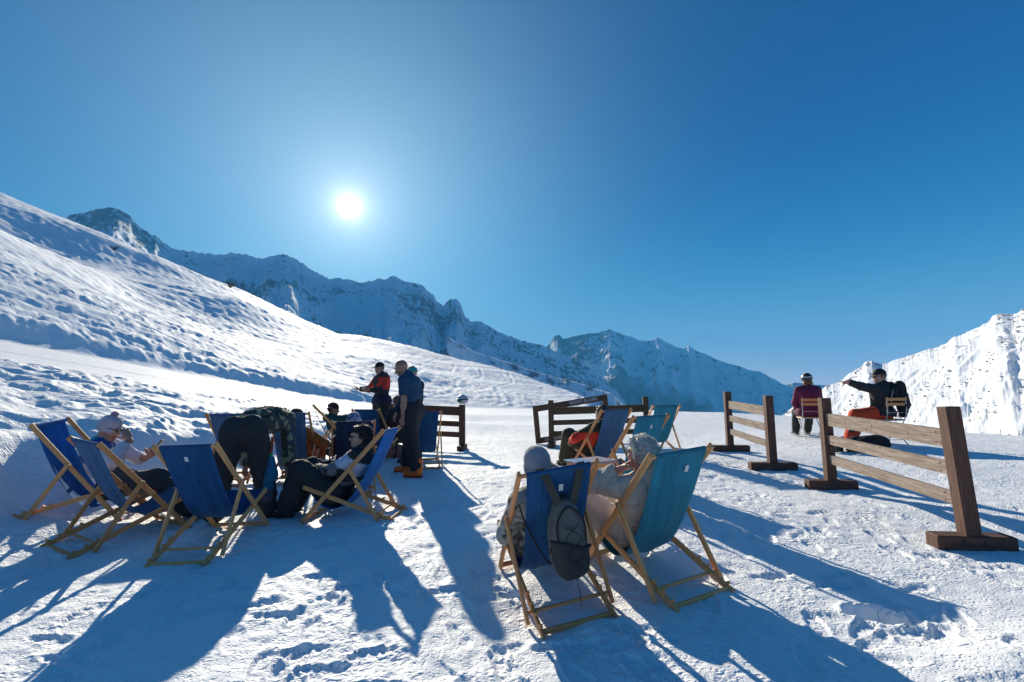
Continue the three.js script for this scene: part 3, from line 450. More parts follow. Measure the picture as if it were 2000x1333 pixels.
function capD(c, x, y, z) { const px = x - c.ax, py = y - c.ay, pz = z - c.az; let t = (px * c.dx + py * c.dy + pz * c.dz) * c.l; t = t < 0 ? 0 : t > 1 ? 1 : t; const qx = px - c.dx * t, qy = py - c.dy * t, qz = pz - c.dz * t; return Math.sqrt(qx * qx + qy * qy + qz * qz) - c.r1 - c.dr * t; }
function capsMesh(caps, k, h, o = {}) {
  const lo = [9, 9, 9], hi = [-9, -9, -9];
  for (const c of caps) { const r = Math.max(c.r1, c.r1 + c.dr) + 0.05; for (const [x, y, z] of [[c.ax, c.ay, c.az], [c.ax + c.dx, c.ay + c.dy, c.az + c.dz]]) [x, y, z].forEach((v, i) => { lo[i] = Math.min(lo[i], v - r); hi[i] = Math.max(hi[i], v + r); }); }
  const fold = o.fold || 0, fs = o.foldScale || 17, sd = o.seed || 0, cuts = o.cuts || [];
  return nets((x, y, z) => { let d = 9; for (let i = 0; i < caps.length; i++) d = smin(d, capD(caps[i], x, y, z), k); if (fold && d < 0.06) { const w = n3(x * 6 + sd, y * 6, z * 6); d += fold * (Math.abs(n3(x * fs + w * 1.5 + sd, y * fs * 0.7 - w, z * fs + w)) * 2 - 0.9) + fold * 0.4 * n3(x * 41 + sd, y * 41, z * 41); } for (const c of cuts) d = Math.max(d, c(x, y, z)); return d; }, lo, hi, h);
}
function paint(g, f) { const p = g.attributes.position, c = new Float32Array(p.count * 3); for (let i = 0; i < p.count; i++) { const v = f(p.getX(i), p.getY(i), p.getZ(i)); c.set(v, i * 3); } g.setAttribute('color', new THREE.BufferAttribute(c, 3)); return g; }
const elli = (x, y, z, cx, cy, cz, rx, ry, rz) => { const a = (x - cx) / rx, b = (y - cy) / ry, c = (z - cz) / rz, k0 = Math.hypot(a, b, c), k1 = Math.hypot(a / rx, b / ry, c / rz); return k1 < 1e-6 ? -rx : k0 * (k0 - 1) / k1; };
// head: looks along -z, y up, origin between the ears
const crown = (x, y, z, e = 0) => elli(x, y, z, 0, 0.035, 0.012, 0.077 + e, 0.096 + e, 0.098 + e);
function headD(x, y, z) {
  const m = Math.abs(x);
  let d = crown(x, y, z); d = smin(d, elli(x, y, z, 0, -0.035, -0.035, 0.062, 0.085, 0.058), 0.035); d = smin(d, elli(m, y, z, 0.012, -0.088, -0.05, 0.036, 0.026, 0.038), 0.03);
  d = smin(d, elli(m, y, z, 0.036, -0.022, -0.07, 0.026, 0.024, 0.02), 0.03);
  d = smin(d, elli(m, y, z, 0.03, 0.028, -0.082, 0.03, 0.012, 0.014), 0.02);
  d = smin(d, capD(cap(V(0, 0.014, -0.09), V(0, -0.026, -0.113), 0.009, 0.0145), x, y, z), 0.012); d = smin(d, elli(m, y, z, 0.011, -0.03, -0.1, 0.011, 0.008, 0.011), 0.01);
  d = -smin(-d, elli(m, y, z, 0.032, 0.006, -0.1, 0.019, 0.013, 0.016), 0.012); d = Math.min(d, Math.hypot(m - 0.032, y - 0.006, z + 0.081) - 0.0125);
  d = smin(d, elli(x, y, z, 0, -0.058, -0.092, 0.024, 0.0065, 0.011), 0.006); d = smin(d, elli(x, y, z, 0, -0.07, -0.09, 0.021, 0.0065, 0.011), 0.006);
  const ear = Math.max(elli(m, y, z, 0.079, -0.006, 0.012, 0.014, 0.033, 0.022), -elli(m, y, z, 0.092, -0.004, 0.008, 0.010, 0.02, 0.012)); d = smin(d, ear, 0.008);
  return smin(d, capD(cap(V(0, -0.06, 0.018), V(0, -0.19, 0.035), 0.054, 0.060), x, y, z), 0.03);
}
const HEADS = [0.0054, 0.0078].map(h => nets(headD, [-0.11, -0.2, -0.14], [0.11, 0.15, 0.13], h));
function headGeo(skin, o = {}) {
  return paint(HEADS[o.far ? 1 : 0].clone(), (x, y, z) => {
    const m = Math.abs(x); let c = skin;
    if (o.shaved && y > 0.03 + Math.max(0, -z) * 0.6 && n3(x * 140, y * 140, z * 140) > -0.75) c = [skin[0] * 0.62, skin[1] * 0.66, skin[2] * 0.72];
    if (Math.hypot(m - 0.032, y - 0.006, z + 0.081) < 0.0137 && z < -0.085) c = Math.hypot(m - 0.032, y - 0.006) < 0.0058 ? [0.03, 0.022, 0.015] : [0.62, 0.6, 0.58];
    else if (z < -0.085 && y < -0.05 && y > -0.079 && m < 0.024) c = [skin[0] * 0.85, skin[1] * 0.6, skin[2] * 0.62];
    else if (o.brow !== false && z < -0.08 && y > 0.026 && y < 0.037 && m > 0.012 && m < 0.052) c = o.hair || [0.05, 0.03, 0.02];
    else if (o.stubble && y < -0.035 && y > -0.13 && z < 0.0 && !(z < -0.095 && y > -0.05)) { const t = 0.55 * o.stubble; c = [mix(skin[0], 0.06, t), mix(skin[1], 0.045, t), mix(skin[2], 0.035, t)]; }
    return c;
  });
}
function hairGeo(kind, seed) {
  return nets((x, y, z) => {
    const m = Math.abs(x), tuft = 0.006 * n3(x * 38 + seed, y * 38, z * 38) + 0.005 * n3(x * 85, y * 85 + seed, z * 85);
    let d = crown(x, y, z, 0.012) + tuft; const line = z * -0.95 + (kind === 'thin' ? 0.05 : 0.0);
    d = Math.max(d, -(y - (z < -0.02 ? 0.062 + (z + 0.1) * -0.25 : -0.075 + (z < 0.02 ? (0.02 - z) * 1.6 : 0))));
    if (kind === 'thin') d = Math.max(d, y - 0.028);
    if (kind === 'short') d = smin(d, elli(x, y, z, 0, 0.105, -0.05, 0.055, 0.026, 0.045) + tuft, 0.02);
    if (kind === 'wild') d = smin(d, elli(x, y, z, 0, 0.10, -0.02, 0.085, 0.052, 0.095) + tuft * 2.2, 0.02);
    if (kind === 'long') d = smin(d, Math.max(elli(m, y, z, 0.03, -0.07, 0.05, 0.062, 0.15, 0.05) + tuft, z * -1 - 0.03), 0.02);
    if (kind === 'tail') { d = smin(d, capD(cap(V(0, 0.06, 0.105), V(0.0, 0.02, 0.16), 0.026, 0.034), x, y, z) + tuft, 0.02); d = smin(d, capD(cap(V(0, 0.02, 0.16), V(0, -0.12, 0.17), 0.036, 0.014), x, y, z) + tuft, 0.02); }
    return d;
  }, [-0.14, -0.24, -0.16], [0.14, 0.21, 0.24], 0.0085);
}
function strands(kind, seed, n = 700) { // tapering locks rooted on the scalp
  const q = rng(seed), pos = [], idx = []; let made = 0;
  for (let t = 0; t < n * 6 && made < n; t++) {
    const a = q() * 6.28318, h = -0.9 + q() * 1.9, r = Math.sqrt(Math.max(0, 1 - h * h)), nx = Math.sin(a) * r, nz = Math.cos(a) * r, p = V(nx * 0.084, 0.035 + h * 0.103, nz * 0.105 + 0.012);
    if (p.y < (p.z < -0.02 ? 0.07 : -0.06 + Math.max(0, 0.03 - p.z) * 1.5)) continue; made++;
    const N = V(nx, h, nz), flow = V(0.25 * (q() - 0.5) + nx * 0.3, kind === 'wild' ? 0.5 : -0.35, 0.55).addScaledVector(V(q() - 0.5, q() - 0.5, q() - 0.5), kind === 'wild' ? 1.5 : 0.4), len = (kind === 'wild' ? 0.05 : 0.036) * (0.6 + q() * 0.8), w = 0.0036 + q() * 0.003;
    let d = N.clone().multiplyScalar(0.9).add(flow).normalize(), c = p.clone().addScaledVector(N, -0.004); const b = pos.length / 3;
    for (let k = 0; k < 4; k++) { const sd = d.clone().cross(N).normalize(), up = sd.clone().cross(d), f = w * (1 - k / 3.3); for (let m = 0; m < 3; m++) { const e = m * 2.0944; pos.push(c.x + (sd.x * Math.cos(e) + up.x * Math.sin(e)) * f, c.y + (sd.y * Math.cos(e) + up.y * Math.sin(e)) * f, c.z + (sd.z * Math.cos(e) + up.z * Math.sin(e)) * f); } c = c.clone().addScaledVector(d, len / 3); d.addScaledVector(N, -0.35).normalize(); }
    for (let k = 0; k < 3; k++) for (let m = 0; m < 3; m++) { const A = b + k * 3 + m, B = b + k * 3 + (m + 1) % 3; idx.push(A, B, A + 3, B, B + 3, A + 3); }
  }
  const g = new THREE.BufferGeometry(); g.setAttribute('position', new THREE.Float32BufferAttribute(pos, 3)); g.setIndex(idx); g.computeVertexNormals(); return g;
}
const fullHair = (kind, seed, n) => mergeGeometries([hairGeo(kind, seed), strands(kind, seed + 50, n)]);
function capMesh(prof, ribs, amp, seg = 87) { // turned cloth with ribs; prof rows of radius x, height, radius z
  return sheet((u, v) => { const t = v * (prof.length - 1), i = Math.min(prof.length - 2, Math.floor(t)), q = t - i, a = prof[i], b = prof[i + 1], th = u * 6.28318, w = 1 + amp * Math.cos(th * ribs) + 0.012 * n2(u * 9, v * 5); return V(Math.sin(th) * mix(a[0], b[0], q) * w, mix(a[1], b[1], q), Math.cos(th) * mix(a[2], b[2], q) * w + 0.012); }, seg, (prof.length - 1) * 4);
}
const beanieProfile = [[0.082, -0.012, 0.103], [0.088, -0.016, 0.109], [0.091, 0.0, 0.112], [0.091, 0.03, 0.111], [0.087, 0.044, 0.107], [0.088, 0.05, 0.108], [0.085, 0.09, 0.104], [0.070, 0.125, 0.086], [0.045, 0.148, 0.056], [0.016, 0.157, 0.02], [0.002, 0.158, 0.002]];
const BEANIE = capMesh(beanieProfile, 29, 0.014);
const SLOUCH = capMesh(beanieProfile.map(([a, y, b], i) => [a * 1.03, i > 5 ? y * 1.06 + 0.004 : y, b * 1.05]), 30, 0.004);
const BOBBLE = (() => { const g = new THREE.IcosahedronGeometry(0.034, 5), p = g.attributes.position; for (let i = 0; i < p.count; i++) { const s = 1 + 0.28 * n3(p.getX(i) * 120, p.getY(i) * 120, p.getZ(i) * 120); p.setXYZ(i, p.getX(i) * s, p.getY(i) * s * 0.9, p.getZ(i) * s); } g.translate(0, 0.17, 0.02); g.computeVertexNormals(); return g; })();
const HELMET = nets((x, y, z) => { let d = crown(x, y, z, 0.030); d = Math.max(d, -(y - (z < -0.03 ? 0.045 : -0.035 + Math.max(0, (0.03 - z)) * 0.9))); d = Math.max(d, -crown(x, y, z, 0.014)); d = Math.min(d, Math.max(elli(x, y, z, 0, 0.058, -0.085, 0.088, 0.012, 0.068), z + 0.03)); for (let i = -2; i < 3; i++) d = Math.max(d, 0.0 - elli(x, y, z, i * 0.026, 0.152, 0.02, 0.006, 0.03, 0.042)); return d; }, [-0.13, -0.06, -0.17], [0.13, 0.18, 0.16], 0.006);
function band(y0, h, e, tilt = 0) { return sheet((u, v) => { const th = u * 6.28318, s = Math.sin(th), c = Math.cos(th), y = y0 + (v - 0.5) * h - tilt * c; const k = Math.sqrt(Math.max(0.05, 1 - ((y - 0.035) / (0.1 + e)) ** 2)); return V(s * (0.078 + e) * k, y, c * (0.1 + e) * k + 0.012); }, 64, 2); }
function goggles(y = 0.075, e = 0.02) { const lens = sheet((u, v) => { const a = (u - 0.5) * 2.3, w = Math.sin(Math.PI * Math.min(1, Math.max(0, v))); return V(Math.sin(a) * (0.088 + e) * (0.96 + 0.06 * w), y + (v - 0.5) * 0.075 * (1 - 0.25 * Math.abs(u - 0.5)), -Math.cos(a) * (0.096 + e) * (0.97 + 0.05 * w) + 0.008); }, 20, 8); return lens; }
// hand: wrist at origin, fingers along +y, palm faces +z, thumb on +x
function handGeo(curl, spread, point) {
  const c = [cap(V(-0.026, 0.03, 0), V(-0.03, 0.088, 0), 0.013, 0.0125), cap(V(-0.008, 0.03, 0), V(-0.010, 0.094, 0), 0.014, 0.0125), cap(V(0.010, 0.03, 0), V(0.011, 0.094, 0), 0.014, 0.0125), cap(V(0.024, 0.026, 0.002), V(0.031, 0.09, 0), 0.014, 0.0125), cap(V(0, -0.03, 0), V(0, 0.03, 0), 0.027, 0.023)];
  [[-0.031, 0.09, 0.060], [-0.010, 0.097, 0.074], [0.011, 0.097, 0.080], [0.032, 0.092, 0.072]].forEach(([x, y, L], i) => {
    let p = V(x, y, 0), a = 0; const cu = point && i === 3 ? 0.06 : point ? 1.45 : curl * (1 - 0.05 * i), sx = (x / 0.032) * spread;
    [0.45, 0.30, 0.25].forEach((f, k) => { a += cu * (k === 0 ? 0.8 : 1); const q = p.clone().add(V(sx * L * f * Math.cos(a), Math.cos(a) * L * f, Math.sin(a) * L * f)); c.push(cap(p, q, 0.0098 - 0.0008 * k, 0.0092 - 0.001 * k)); p = q; });
  });
  let p = V(0.03, 0.028, 0.008), d = V(0.75, 0.6, 0.3 + curl * 0.35).normalize(); for (let k = 0; k < 3; k++) { const q = p.clone().addScaledVector(d, [0.034, 0.03, 0.024][k]); c.push(cap(p, q, 0.0125 - 0.001 * k, 0.0112 - 0.001 * k)); p = q; d = d.clone().add(V(-0.35, 0.25, curl * 0.35)).normalize(); }
  return capsMesh(c, 0.008, 0.0056);
}
const HANDS = { relaxed: handGeo(0.38, 0.12), grip: handGeo(1.05, 0.05), open: handGeo(0.12, 0.25), point: handGeo(1.3, 0.02, true), flat: handGeo(0.05, 0.08) };
function ik(a, b, l1, l2, pole) { const d = b.clone().sub(a), L = Math.min(d.length(), (l1 + l2) * 0.998); d.normalize(); const q = (l1 * l1 - l2 * l2 + L * L) / (2 * L), h = Math.sqrt(Math.max(0, l1 * l1 - q * q)), n = pole.clone().addScaledVector(d, -pole.dot(d)).normalize(); return [a.clone().addScaledVector(d, q).addScaledVector(n, h), a.clone().addScaledVector(d, L)]; }
function basisTo(g, origin, y, z) { const Y = y.clone().normalize(), Z = z.clone().addScaledVector(Y, -z.dot(Y)).normalize(), X = Y.clone().cross(Z); return g.applyMatrix4(new THREE.Matrix4().makeBasis(X, Y, Z).setPosition(origin)); }
function mirrorX(g) { g.scale(-1, 1, 1); const ix = g.index.array; for (let i = 0; i < ix.length; i += 3) { const t = ix[i]; ix[i] = ix[i + 1]; ix[i + 1] = t; } g.computeVertexNormals(); return g; }
const SKIN = { fair: [0.50, 0.29, 0.21], tan: [0.42, 0.23, 0.155], red: [0.52, 0.26, 0.18], pale: [0.58, 0.37, 0.29] };
const skinMat = new THREE.MeshPhysicalMaterial({ vertexColors: true, roughness: 0.55, sheen: 0.15 });
const fabric = (c, r = 0.85) => std(lin(...c), r, { side: THREE.DoubleSide }), painted = (r = 0.85) => std(0xffffff, r, { vertexColors: true });
const hairMat = c => std(lin(...c), 0.6);
/* A person in a frame of its own: f forward, u up, l to the person's left. */
function person(o) {
  const g = thing('person', o.label, 'person', o.at, o.yaw, o.group); if (o.chair) { g.rotation.set(0, 0, 0); g.position.set(0, 0, 0); g.applyMatrix4(spotMatrix(o.chair)); }
  const L = (q) => V(-q[2], q[1], -q[0]), s = o.size || 1;
  const pel = L(o.pelvis), sp = L(o.spine).normalize(), lat = L([o.twist || 0, o.shrug || 0, 1]).normalize(), plat = L([o.hipTwist || 0, 0, 1]).normalize();
  const bend = L(o.bend || [0, 0, 0]);
  const mid = pel.clone().addScaledVector(sp, 0.25 * s), chest = pel.clone().addScaledVector(sp, 0.40 * s).addScaledVector(bend, 0.5), neck = pel.clone().addScaledVector(sp, 0.52 * s).add(bend);
  const shS = [1, -1].map(k => neck.clone().addScaledVector(sp, -0.055 * s).addScaledVector(lat, k * 0.175 * s * (o.slim || 1))), hip = [1, -1].map(k => pel.clone().addScaledVector(plat, k * 0.092 * s));
  const arm = [o.armL, o.armR].map((a, i) => { const [e, w] = ik(shS[i], L(a.to), 0.295 * s, 0.262 * s, L(a.pole || [-0.4, -1, i ? -0.6 : 0.6])); return { ...a, s: shS[i], e, w }; });
  const leg = [o.legL, o.legR].map((a, i) => { const [k, n] = ik(hip[i], L(a.to), 0.445 * s, 0.435 * s, L(a.pole || [1, 0.2, i ? -0.15 : 0.15])); return { ...a, h: hip[i], k, n, toe: L(a.toe || [1, 0, i ? -0.15 : 0.15]).normalize() }; });
  const headUp = L(o.headUp || [0.12, 1, 0]).normalize(), look = L(o.look || [1, 0, 0]), hc = neck.clone().addScaledVector(headUp, 0.165 * s).add(L(o.headShift || [0.02, 0, 0]));
  const far = Math.hypot(o.at[0], o.at[2]) > 7.4, q = far ? 1.9 : 1.2, bare = o.bareArms, fine = bare ? 0.013 : 0.026, caps = [], T = (t, w, r1, r2) => cap(t.clone().addScaledVector(lat, w * s), t.clone().addScaledVector(lat, -w * s), r1 * s, r2 * s);
  const torso = e => [cap(pel.clone().addScaledVector(plat, 0.06 * s), pel.clone().addScaledVector(plat, -0.06 * s), (0.118 + e) * s, (0.118 + e) * s), T(mid, 0.055, 0.105 + e + (o.belly || 0), 0.105 + e + (o.belly || 0)), T(chest, 0.075 * (o.slim || 1), 0.112 + e, 0.112 + e), cap(shS[0], shS[1], (0.062 + e * 0.8) * s, (0.062 + e * 0.8) * s), cap(chest, neck, (0.10 + e) * s, (0.062 + e * 0.5) * s)];
  // skin
  caps.push(...torso(-0.01), cap(neck.clone().addScaledVector(sp, -0.05), hc.clone().addScaledVector(headUp, -0.10 * s), 0.058 * s, 0.052 * s));
  for (const a of arm) caps.push(cap(a.s, a.e, 0.05 * s, 0.041 * s), cap(a.e, a.e.clone().lerp(a.w, 0.35), 0.042 * s, 0.043 * s), cap(a.e.clone().lerp(a.w, 0.35), a.w, 0.043 * s, 0.027 * s));
  for (const l of leg) caps.push(cap(l.h, l.k, 0.085 * s, 0.058 * s), cap(l.k, l.n, 0.055 * s, 0.042 * s));
  const skin = SKIN[o.skin || 'fair'], bits = [paint(capsMesh(caps, 0.035, fine), () => skin)];
  const hd = basisTo(headGeo(skin, { ...(o.face || {}), far: far && !bare }).scale(s, s, s), hc, headUp, look.clone().negate()); bits.push(hd);
  arm.forEach((a, i) => { if (a.hide) return; let h = HANDS[a.hand || 'relaxed'].clone(); if (i === 0) h = mirrorX(h); h.scale(s, s, s); const dir = a.dir ? L(a.dir) : a.w.clone().sub(a.e); bits.push(paint(basisTo(h, a.w, dir, L(a.palm || [0, -1, i ? 0.4 : -0.4])), () => a.glove || [skin[0] * 1.02, skin[1] * 0.93, skin[2] * 0.9])); });
  for (const b of bits) b.deleteAttribute('uv');
  const body = mergeGeometries(bits.map(b => b.toNonIndexed ? b : b)); part('body', body, skinMat, g);
  // clothes
  const j = o.top || {}, je = j.puff ?? 0.026, jc = [...torso(je), ...(j.collar === false ? [] : [cap(neck.clone().addScaledVector(sp, -0.02), neck.clone().addScaledVector(headUp, (j.collar ?? 0.035) * s), (0.072 + je * 0.3) * s, 0.068 * s)])];
  if (j.hem) jc.push(cap(pel.clone().addScaledVector(sp, -0.02).addScaledVector(plat, 0.07), pel.clone().addScaledVector(sp, -0.02).addScaledVector(plat, -0.07), 0.135 + je, 0.135 + je));
  const cut = [];
  if (!o.dress) { const dn = pel.clone().addScaledVector(sp, -(j.hemDrop ?? 0.02) * s), nx = -sp.x, ny = -sp.y, nz = -sp.z; cut.push((x, y, z) => (x - dn.x) * nx + (y - dn.y) * ny + (z - dn.z) * nz); }
  const torsoJ = capsMesh(jc, 0.05, 0.0125 * q, { fold: j.fold ?? 0.007, seed: o.seed || 1, cuts: cut });
  const sleeves = []; const sl = j.sleeve ?? 1;
  arm.forEach((a, i) => {
    const c = [cap(a.s, a.e, (0.060 + je * 0.7) * s, (0.048 + je * 0.5) * s)]; let end, dir;
    if (sl >= 1) { end = a.e.clone().lerp(a.w, 0.97 * Math.min(1, a.roll ?? 1)); c.push(cap(a.e, end, (0.048 + je * 0.5) * s, (0.037 + je * 0.45) * s)); dir = a.w.clone().sub(a.e).normalize(); }
    else { end = a.s.clone().lerp(a.e, sl * 1.25); c[0] = cap(a.s, end, (0.066 + je * 0.7) * s, (0.064 + je * 0.5) * s); dir = a.e.clone().sub(a.s).normalize(); }
    sleeves.push(capsMesh(c, 0.04, 0.011 * q, { fold: (j.fold ?? 0.007), foldScale: 22, seed: (o.seed || 1) + 3 + i, cuts: [(x, y, z) => (x - end.x) * dir.x + (y - end.y) * dir.y + (z - end.z) * dir.z] }));
  });
  const topMat = j.paint ? painted(j.rough) : fabric(j.color || [0.05, 0.05, 0.06], j.rough), jp = q => j.paint ? paint(q, (x, y, z) => j.paint(x, y, z, { pel, sp, neck, chest, lat })) : q;
  const jm = part(j.name || 'jacket', jp(torsoJ), topMat, g); sleeves.forEach(q => part('sleeve', jp(q), topMat, jm));
  if (j.hood) { const hb = neck.clone().addScaledVector(L([-1, 0, 0]), 0.06).addScaledVector(sp, 0.02); part('hood', capsMesh([cap(hb.clone().addScaledVector(lat, 0.07), hb.clone().addScaledVector(lat, -0.07), 0.062, 0.062), cap(hb, hb.clone().addScaledVector(sp, -0.09), 0.07, 0.05)], 0.05, 0.012, { fold: 0.008, seed: 9 }), j.hood === true ? topMat : fabric(j.hood), jm); }
  const t = o.trousers || {}, te = t.puff ?? 0.02, tc = [cap(pel.clone().addScaledVector(plat, 0.065 * s), pel.clone().addScaledVector(plat, -0.065 * s), (0.122 + te * 0.5) * s, (0.122 + te * 0.5) * s), cap(pel, pel.clone().addScaledVector(sp, 0.10 * s), (0.12 + te * 0.4) * s, (0.112 + te * 0.4) * s)], tcut = [];
  for (const l of leg) tc.push(cap(l.h, l.k, (0.09 + te) * s, (0.062 + te) * s), cap(l.k, l.k.clone().lerp(l.n, t.len ?? 0.97), (0.062 + te) * s, (0.056 + te * (t.flare ?? 1.1)) * s));
  part('trousers', capsMesh(tc, 0.035, 0.0125 * q, { fold: t.fold ?? 0.008, foldScale: 14, seed: (o.seed || 1) + 7 }), t.paint ? painted() : fabric(t.color || [0.02, 0.02, 0.022]), g);
  const bm = fabric(o.boots?.color || [0.015, 0.015, 0.017], o.boots?.rough ?? 0.5);
  leg.forEach(l => {
    if (l.noBoot) return; const up = L(l.up || [0, 1, 0]).normalize(), f = l.toe.clone().addScaledVector(up, -l.toe.dot(up)).normalize(), sd = up.clone().cross(f), P = (a, b, c) => l.n.clone().addScaledVector(f, a * s).addScaledVector(up, b * s).addScaledVector(sd, c * s), big = o.boots?.ski ? 1 : 0, sole = -0.085;
    const bc = [cap(P(-0.03, 0.10 + 0.03 * big, 0), P(-0.025, -0.02, 0), 0.058 + 0.012 * big, 0.056 + 0.008 * big), cap(P(-0.045, -0.04, 0), P(0.06, -0.035, 0), 0.046, 0.046), cap(P(0.05, -0.038, 0.012), P(0.165 + 0.01 * big, -0.052 + 0.008 * big, 0.008), 0.044 + 0.004 * big, 0.032 + 0.008 * big), cap(P(0.05, -0.038, -0.012), P(0.16 + 0.01 * big, -0.052 + 0.008 * big, -0.012), 0.044 + 0.004 * big, 0.03 + 0.008 * big)];
    const flat = (x, y, z) => -((x - l.n.x) * up.x + (y - l.n.y) * up.y + (z - l.n.z) * up.z - sole * s);
    const bt = part('boot', capsMesh(bc, 0.03, 0.0095 * q, { cuts: [flat] }), bm, g);
    part('sole', bar(P(-0.085, sole, 0), P(0.20, sole, 0), 0.085, 0.022, sd, 0.008), o.boots?.sole ? fabric(o.boots.sole, 0.6) : blackPlastic, bt);
    if (big) for (const [q, h] of [[-0.0, 0.0], [0.065, -0.012], [-0.02, 0.055]]) part('buckle', bar(P(q, h, 0.058), P(q + 0.045, h, 0.055), 0.012, 0.012, sd, 0.003), metal, bt);
  });
  const H = (geo, mat, name, parent) => part(name, basisTo(geo.clone().scale(s, s, s), hc, headUp, look.clone().negate()), mat, parent || g);
  (o.wear || []).forEach(([name, geo, mat, sub]) => { const m = H(geo, mat, name); if (sub) sub.forEach(([n2_, g2, m2]) => H(g2, m2, n2_, m)); });
  (o.extra || (() => { }))(g, { arm, leg, hc, headUp, look, neck, chest, pel, sp, lat, L, H });
  return g;
}
const shades = (() => { const lens = s => { const q = new THREE.SphereGeometry(0.024, 14, 8); q.scale(1.15, 0.9, 0.35); q.translate(s * 0.034, 0.006, -0.104); return q; }; return plain([lens(1), lens(-1), tube([[-0.02, 0.012, -0.108], [0, 0.016, -0.112], [0.02, 0.012, -0.108]], 0.003, 8, 6), ...[-1, 1].map(s => tube([[s * 0.056, 0.01, -0.1], [s * 0.076, 0.012, -0.06], [s * 0.083, 0.008, 0.0]], 0.003, 10, 6))]); })();
const glossBlack = std(lin(0.01, 0.01, 0.012), 0.12);

// ------------------------------------------------------------------ the people
const chairAt = k => { const [x, z, yaw, , y0] = SPOTS[k]; return { at: [x, y0, z], yaw, chair: k }; };
const SEAT = { pelvis: [-0.01, 0.28, 0], spine: [-0.62, 0.75, 0], bend: [0.03, 0.01, 0] };
const legsOut = (f = 0.62, u = 0.10, w = 0.12) => ({ legL: { to: [f, u, w], pole: [0.3, 1, 0.15] }, legR: { to: [f, u, -w], pole: [0.3, 1, -0.15] } });
const camoTone = (x, y, z) => { const a = n3(x * 16, y * 16, z * 16) + 0.5 * n3(x * 34 + 3, y * 34, z * 34), b = n3(x * 13 + 40, y * 13, z * 13) + 0.5 * n3(x * 30, y * 30 + 9, z * 30); return a > 0.35 ? [0.30, 0.29, 0.17] : b > 0.4 ? [0.026, 0.026, 0.029] : a < -0.4 ? [0.10, 0.12, 0.06] : b < -0.35 ? [0.05, 0.06, 0.10] : [0.045, 0.055, 0.045]; };

person({ ...chairAt('A'), label: 'person in a pale ribbed bobble hat and white top, looking at a phone', skin: 'red', seed: 11, ...SEAT, pelvis: [0.06, 0.31, 0], spine: [-0.56, 0.82, 0], bend: [0.08, 0.0, 0],
  headUp: [0.30, 0.95, 0.05], look: [0.92, -0.38, -0.12], face: { stubble: 0.5, hair: [0.10, 0.06, 0.035] },
  armL: { to: [0.30, 0.60, 0.04], pole: [-0.1, -0.7, 1], hand: 'grip', palm: [-0.2, 0.4, -1], dir: [0.6, 0.6, -0.2], roll: 0.5 }, armR: { to: [0.19, 0.83, -0.14], pole: [0.7, -0.7, -0.8], hand: 'relaxed', palm: [-0.6, -0.5, 0.6], dir: [-0.55, 0.7, 0.25], roll: 0.8 },
  legL: { to: [0.93, 0.13, 0.20], pole: [0.1, 1, 0.1] }, legR: { to: [0.80, 0.10, -0.12], pole: [0.1, 1, -0.1] },
  top: { name: 'shirt', paint: (x, y, z, b) => { const t = (x - b.pel.x) * b.sp.x + (y - b.pel.y) * b.sp.y + (z - b.pel.z) * b.sp.z; return t > 0.53 ? [0.02, 0.30, 0.36] : t > 0.34 + 0.03 * n3(x * 8, y * 8, z * 8) && z > 0.0 ? [0.012, 0.07, 0.30] : [0.60, 0.58, 0.66]; }, puff: 0.03, hemDrop: 0.06 }, trousers: { color: [0.045, 0.045, 0.05], puff: 0.04, fold: 0.014 },
  wear: [['bobble_hat', BEANIE, fabric([0.50, 0.42, 0.46], 0.95), [['bobble', BOBBLE, fabric([0.45, 0.27, 0.32], 0.95)]]]],
  extra: (g, b) => { part('sunglasses', basisTo(shades.clone().translate(0, 0.022, -0.004), b.hc, b.headUp, b.look.clone().negate()), glossBlack, g); } });
{ const ph = thing('phone', 'black mobile phone held up by the person in the bobble hat', 'phone'); ph.applyMatrix4(spotMatrix('A').multiply(new THREE.Matrix4().makeTranslation(-0.03, 0.735, -0.40))); part('case', new RoundedBoxGeometry(0.076, 0.155, 0.01, 2, 0.004), glossBlack, ph).rotation.x = -0.5; part('screen', new THREE.BoxGeometry(0.068, 0.142, 0.002), std(lin(0.03, 0.05, 0.05), 0.08), ph).position.set(0, 0.003, 0.0062); ph.children[1].rotation.x = -0.5; }

person({ at: [-2.93, 0.0, -5.16], yaw: -0.42, label: 'person in a camouflage jacket and black trousers bending over', skin: 'tan', seed: 23, pelvis: [-0.08, 0.95, 0], spine: [0.78, 0.26, -0.40], bend: [0.04, -0.06, -0.03], headUp: [0.9, -0.1, -0.35], look: [0.1, -1, 0], twist: -0.35,
  armL: { to: [0.50, 0.42, 0.04], pole: [-0.2, 0.2, 1], hand: 'grip' }, armR: { to: [0.36, 0.44, -0.42], pole: [-0.2, 0.2, -1], hand: 'grip' }, legL: { to: [0.02, 0.09, 0.25], pole: [1, 0, 0.9] }, legR: { to: [0.02, 0.09, -0.25], pole: [1, 0, -0.9] },
  top: { paint: (x, y, z, b) => { const t = (x - b.pel.x) * b.sp.x + (y - b.pel.y) * b.sp.y + (z - b.pel.z) * b.sp.z; return t < 0.10 + 0.01 * n3(x * 20, y * 20, z * 20) ? [0.09, 0.10, 0.13] : camoTone(x, y, z); }, puff: 0.04, hemDrop: -0.06, fold: 0.011 }, trousers: { color: [0.03, 0.03, 0.032], puff: 0.045, fold: 0.012 }, boots: { ski: true, color: [0.02, 0.02, 0.022] }, wear: [['hair', fullHair('wild', 8, 500), hairMat([0.03, 0.02, 0.016])]] });

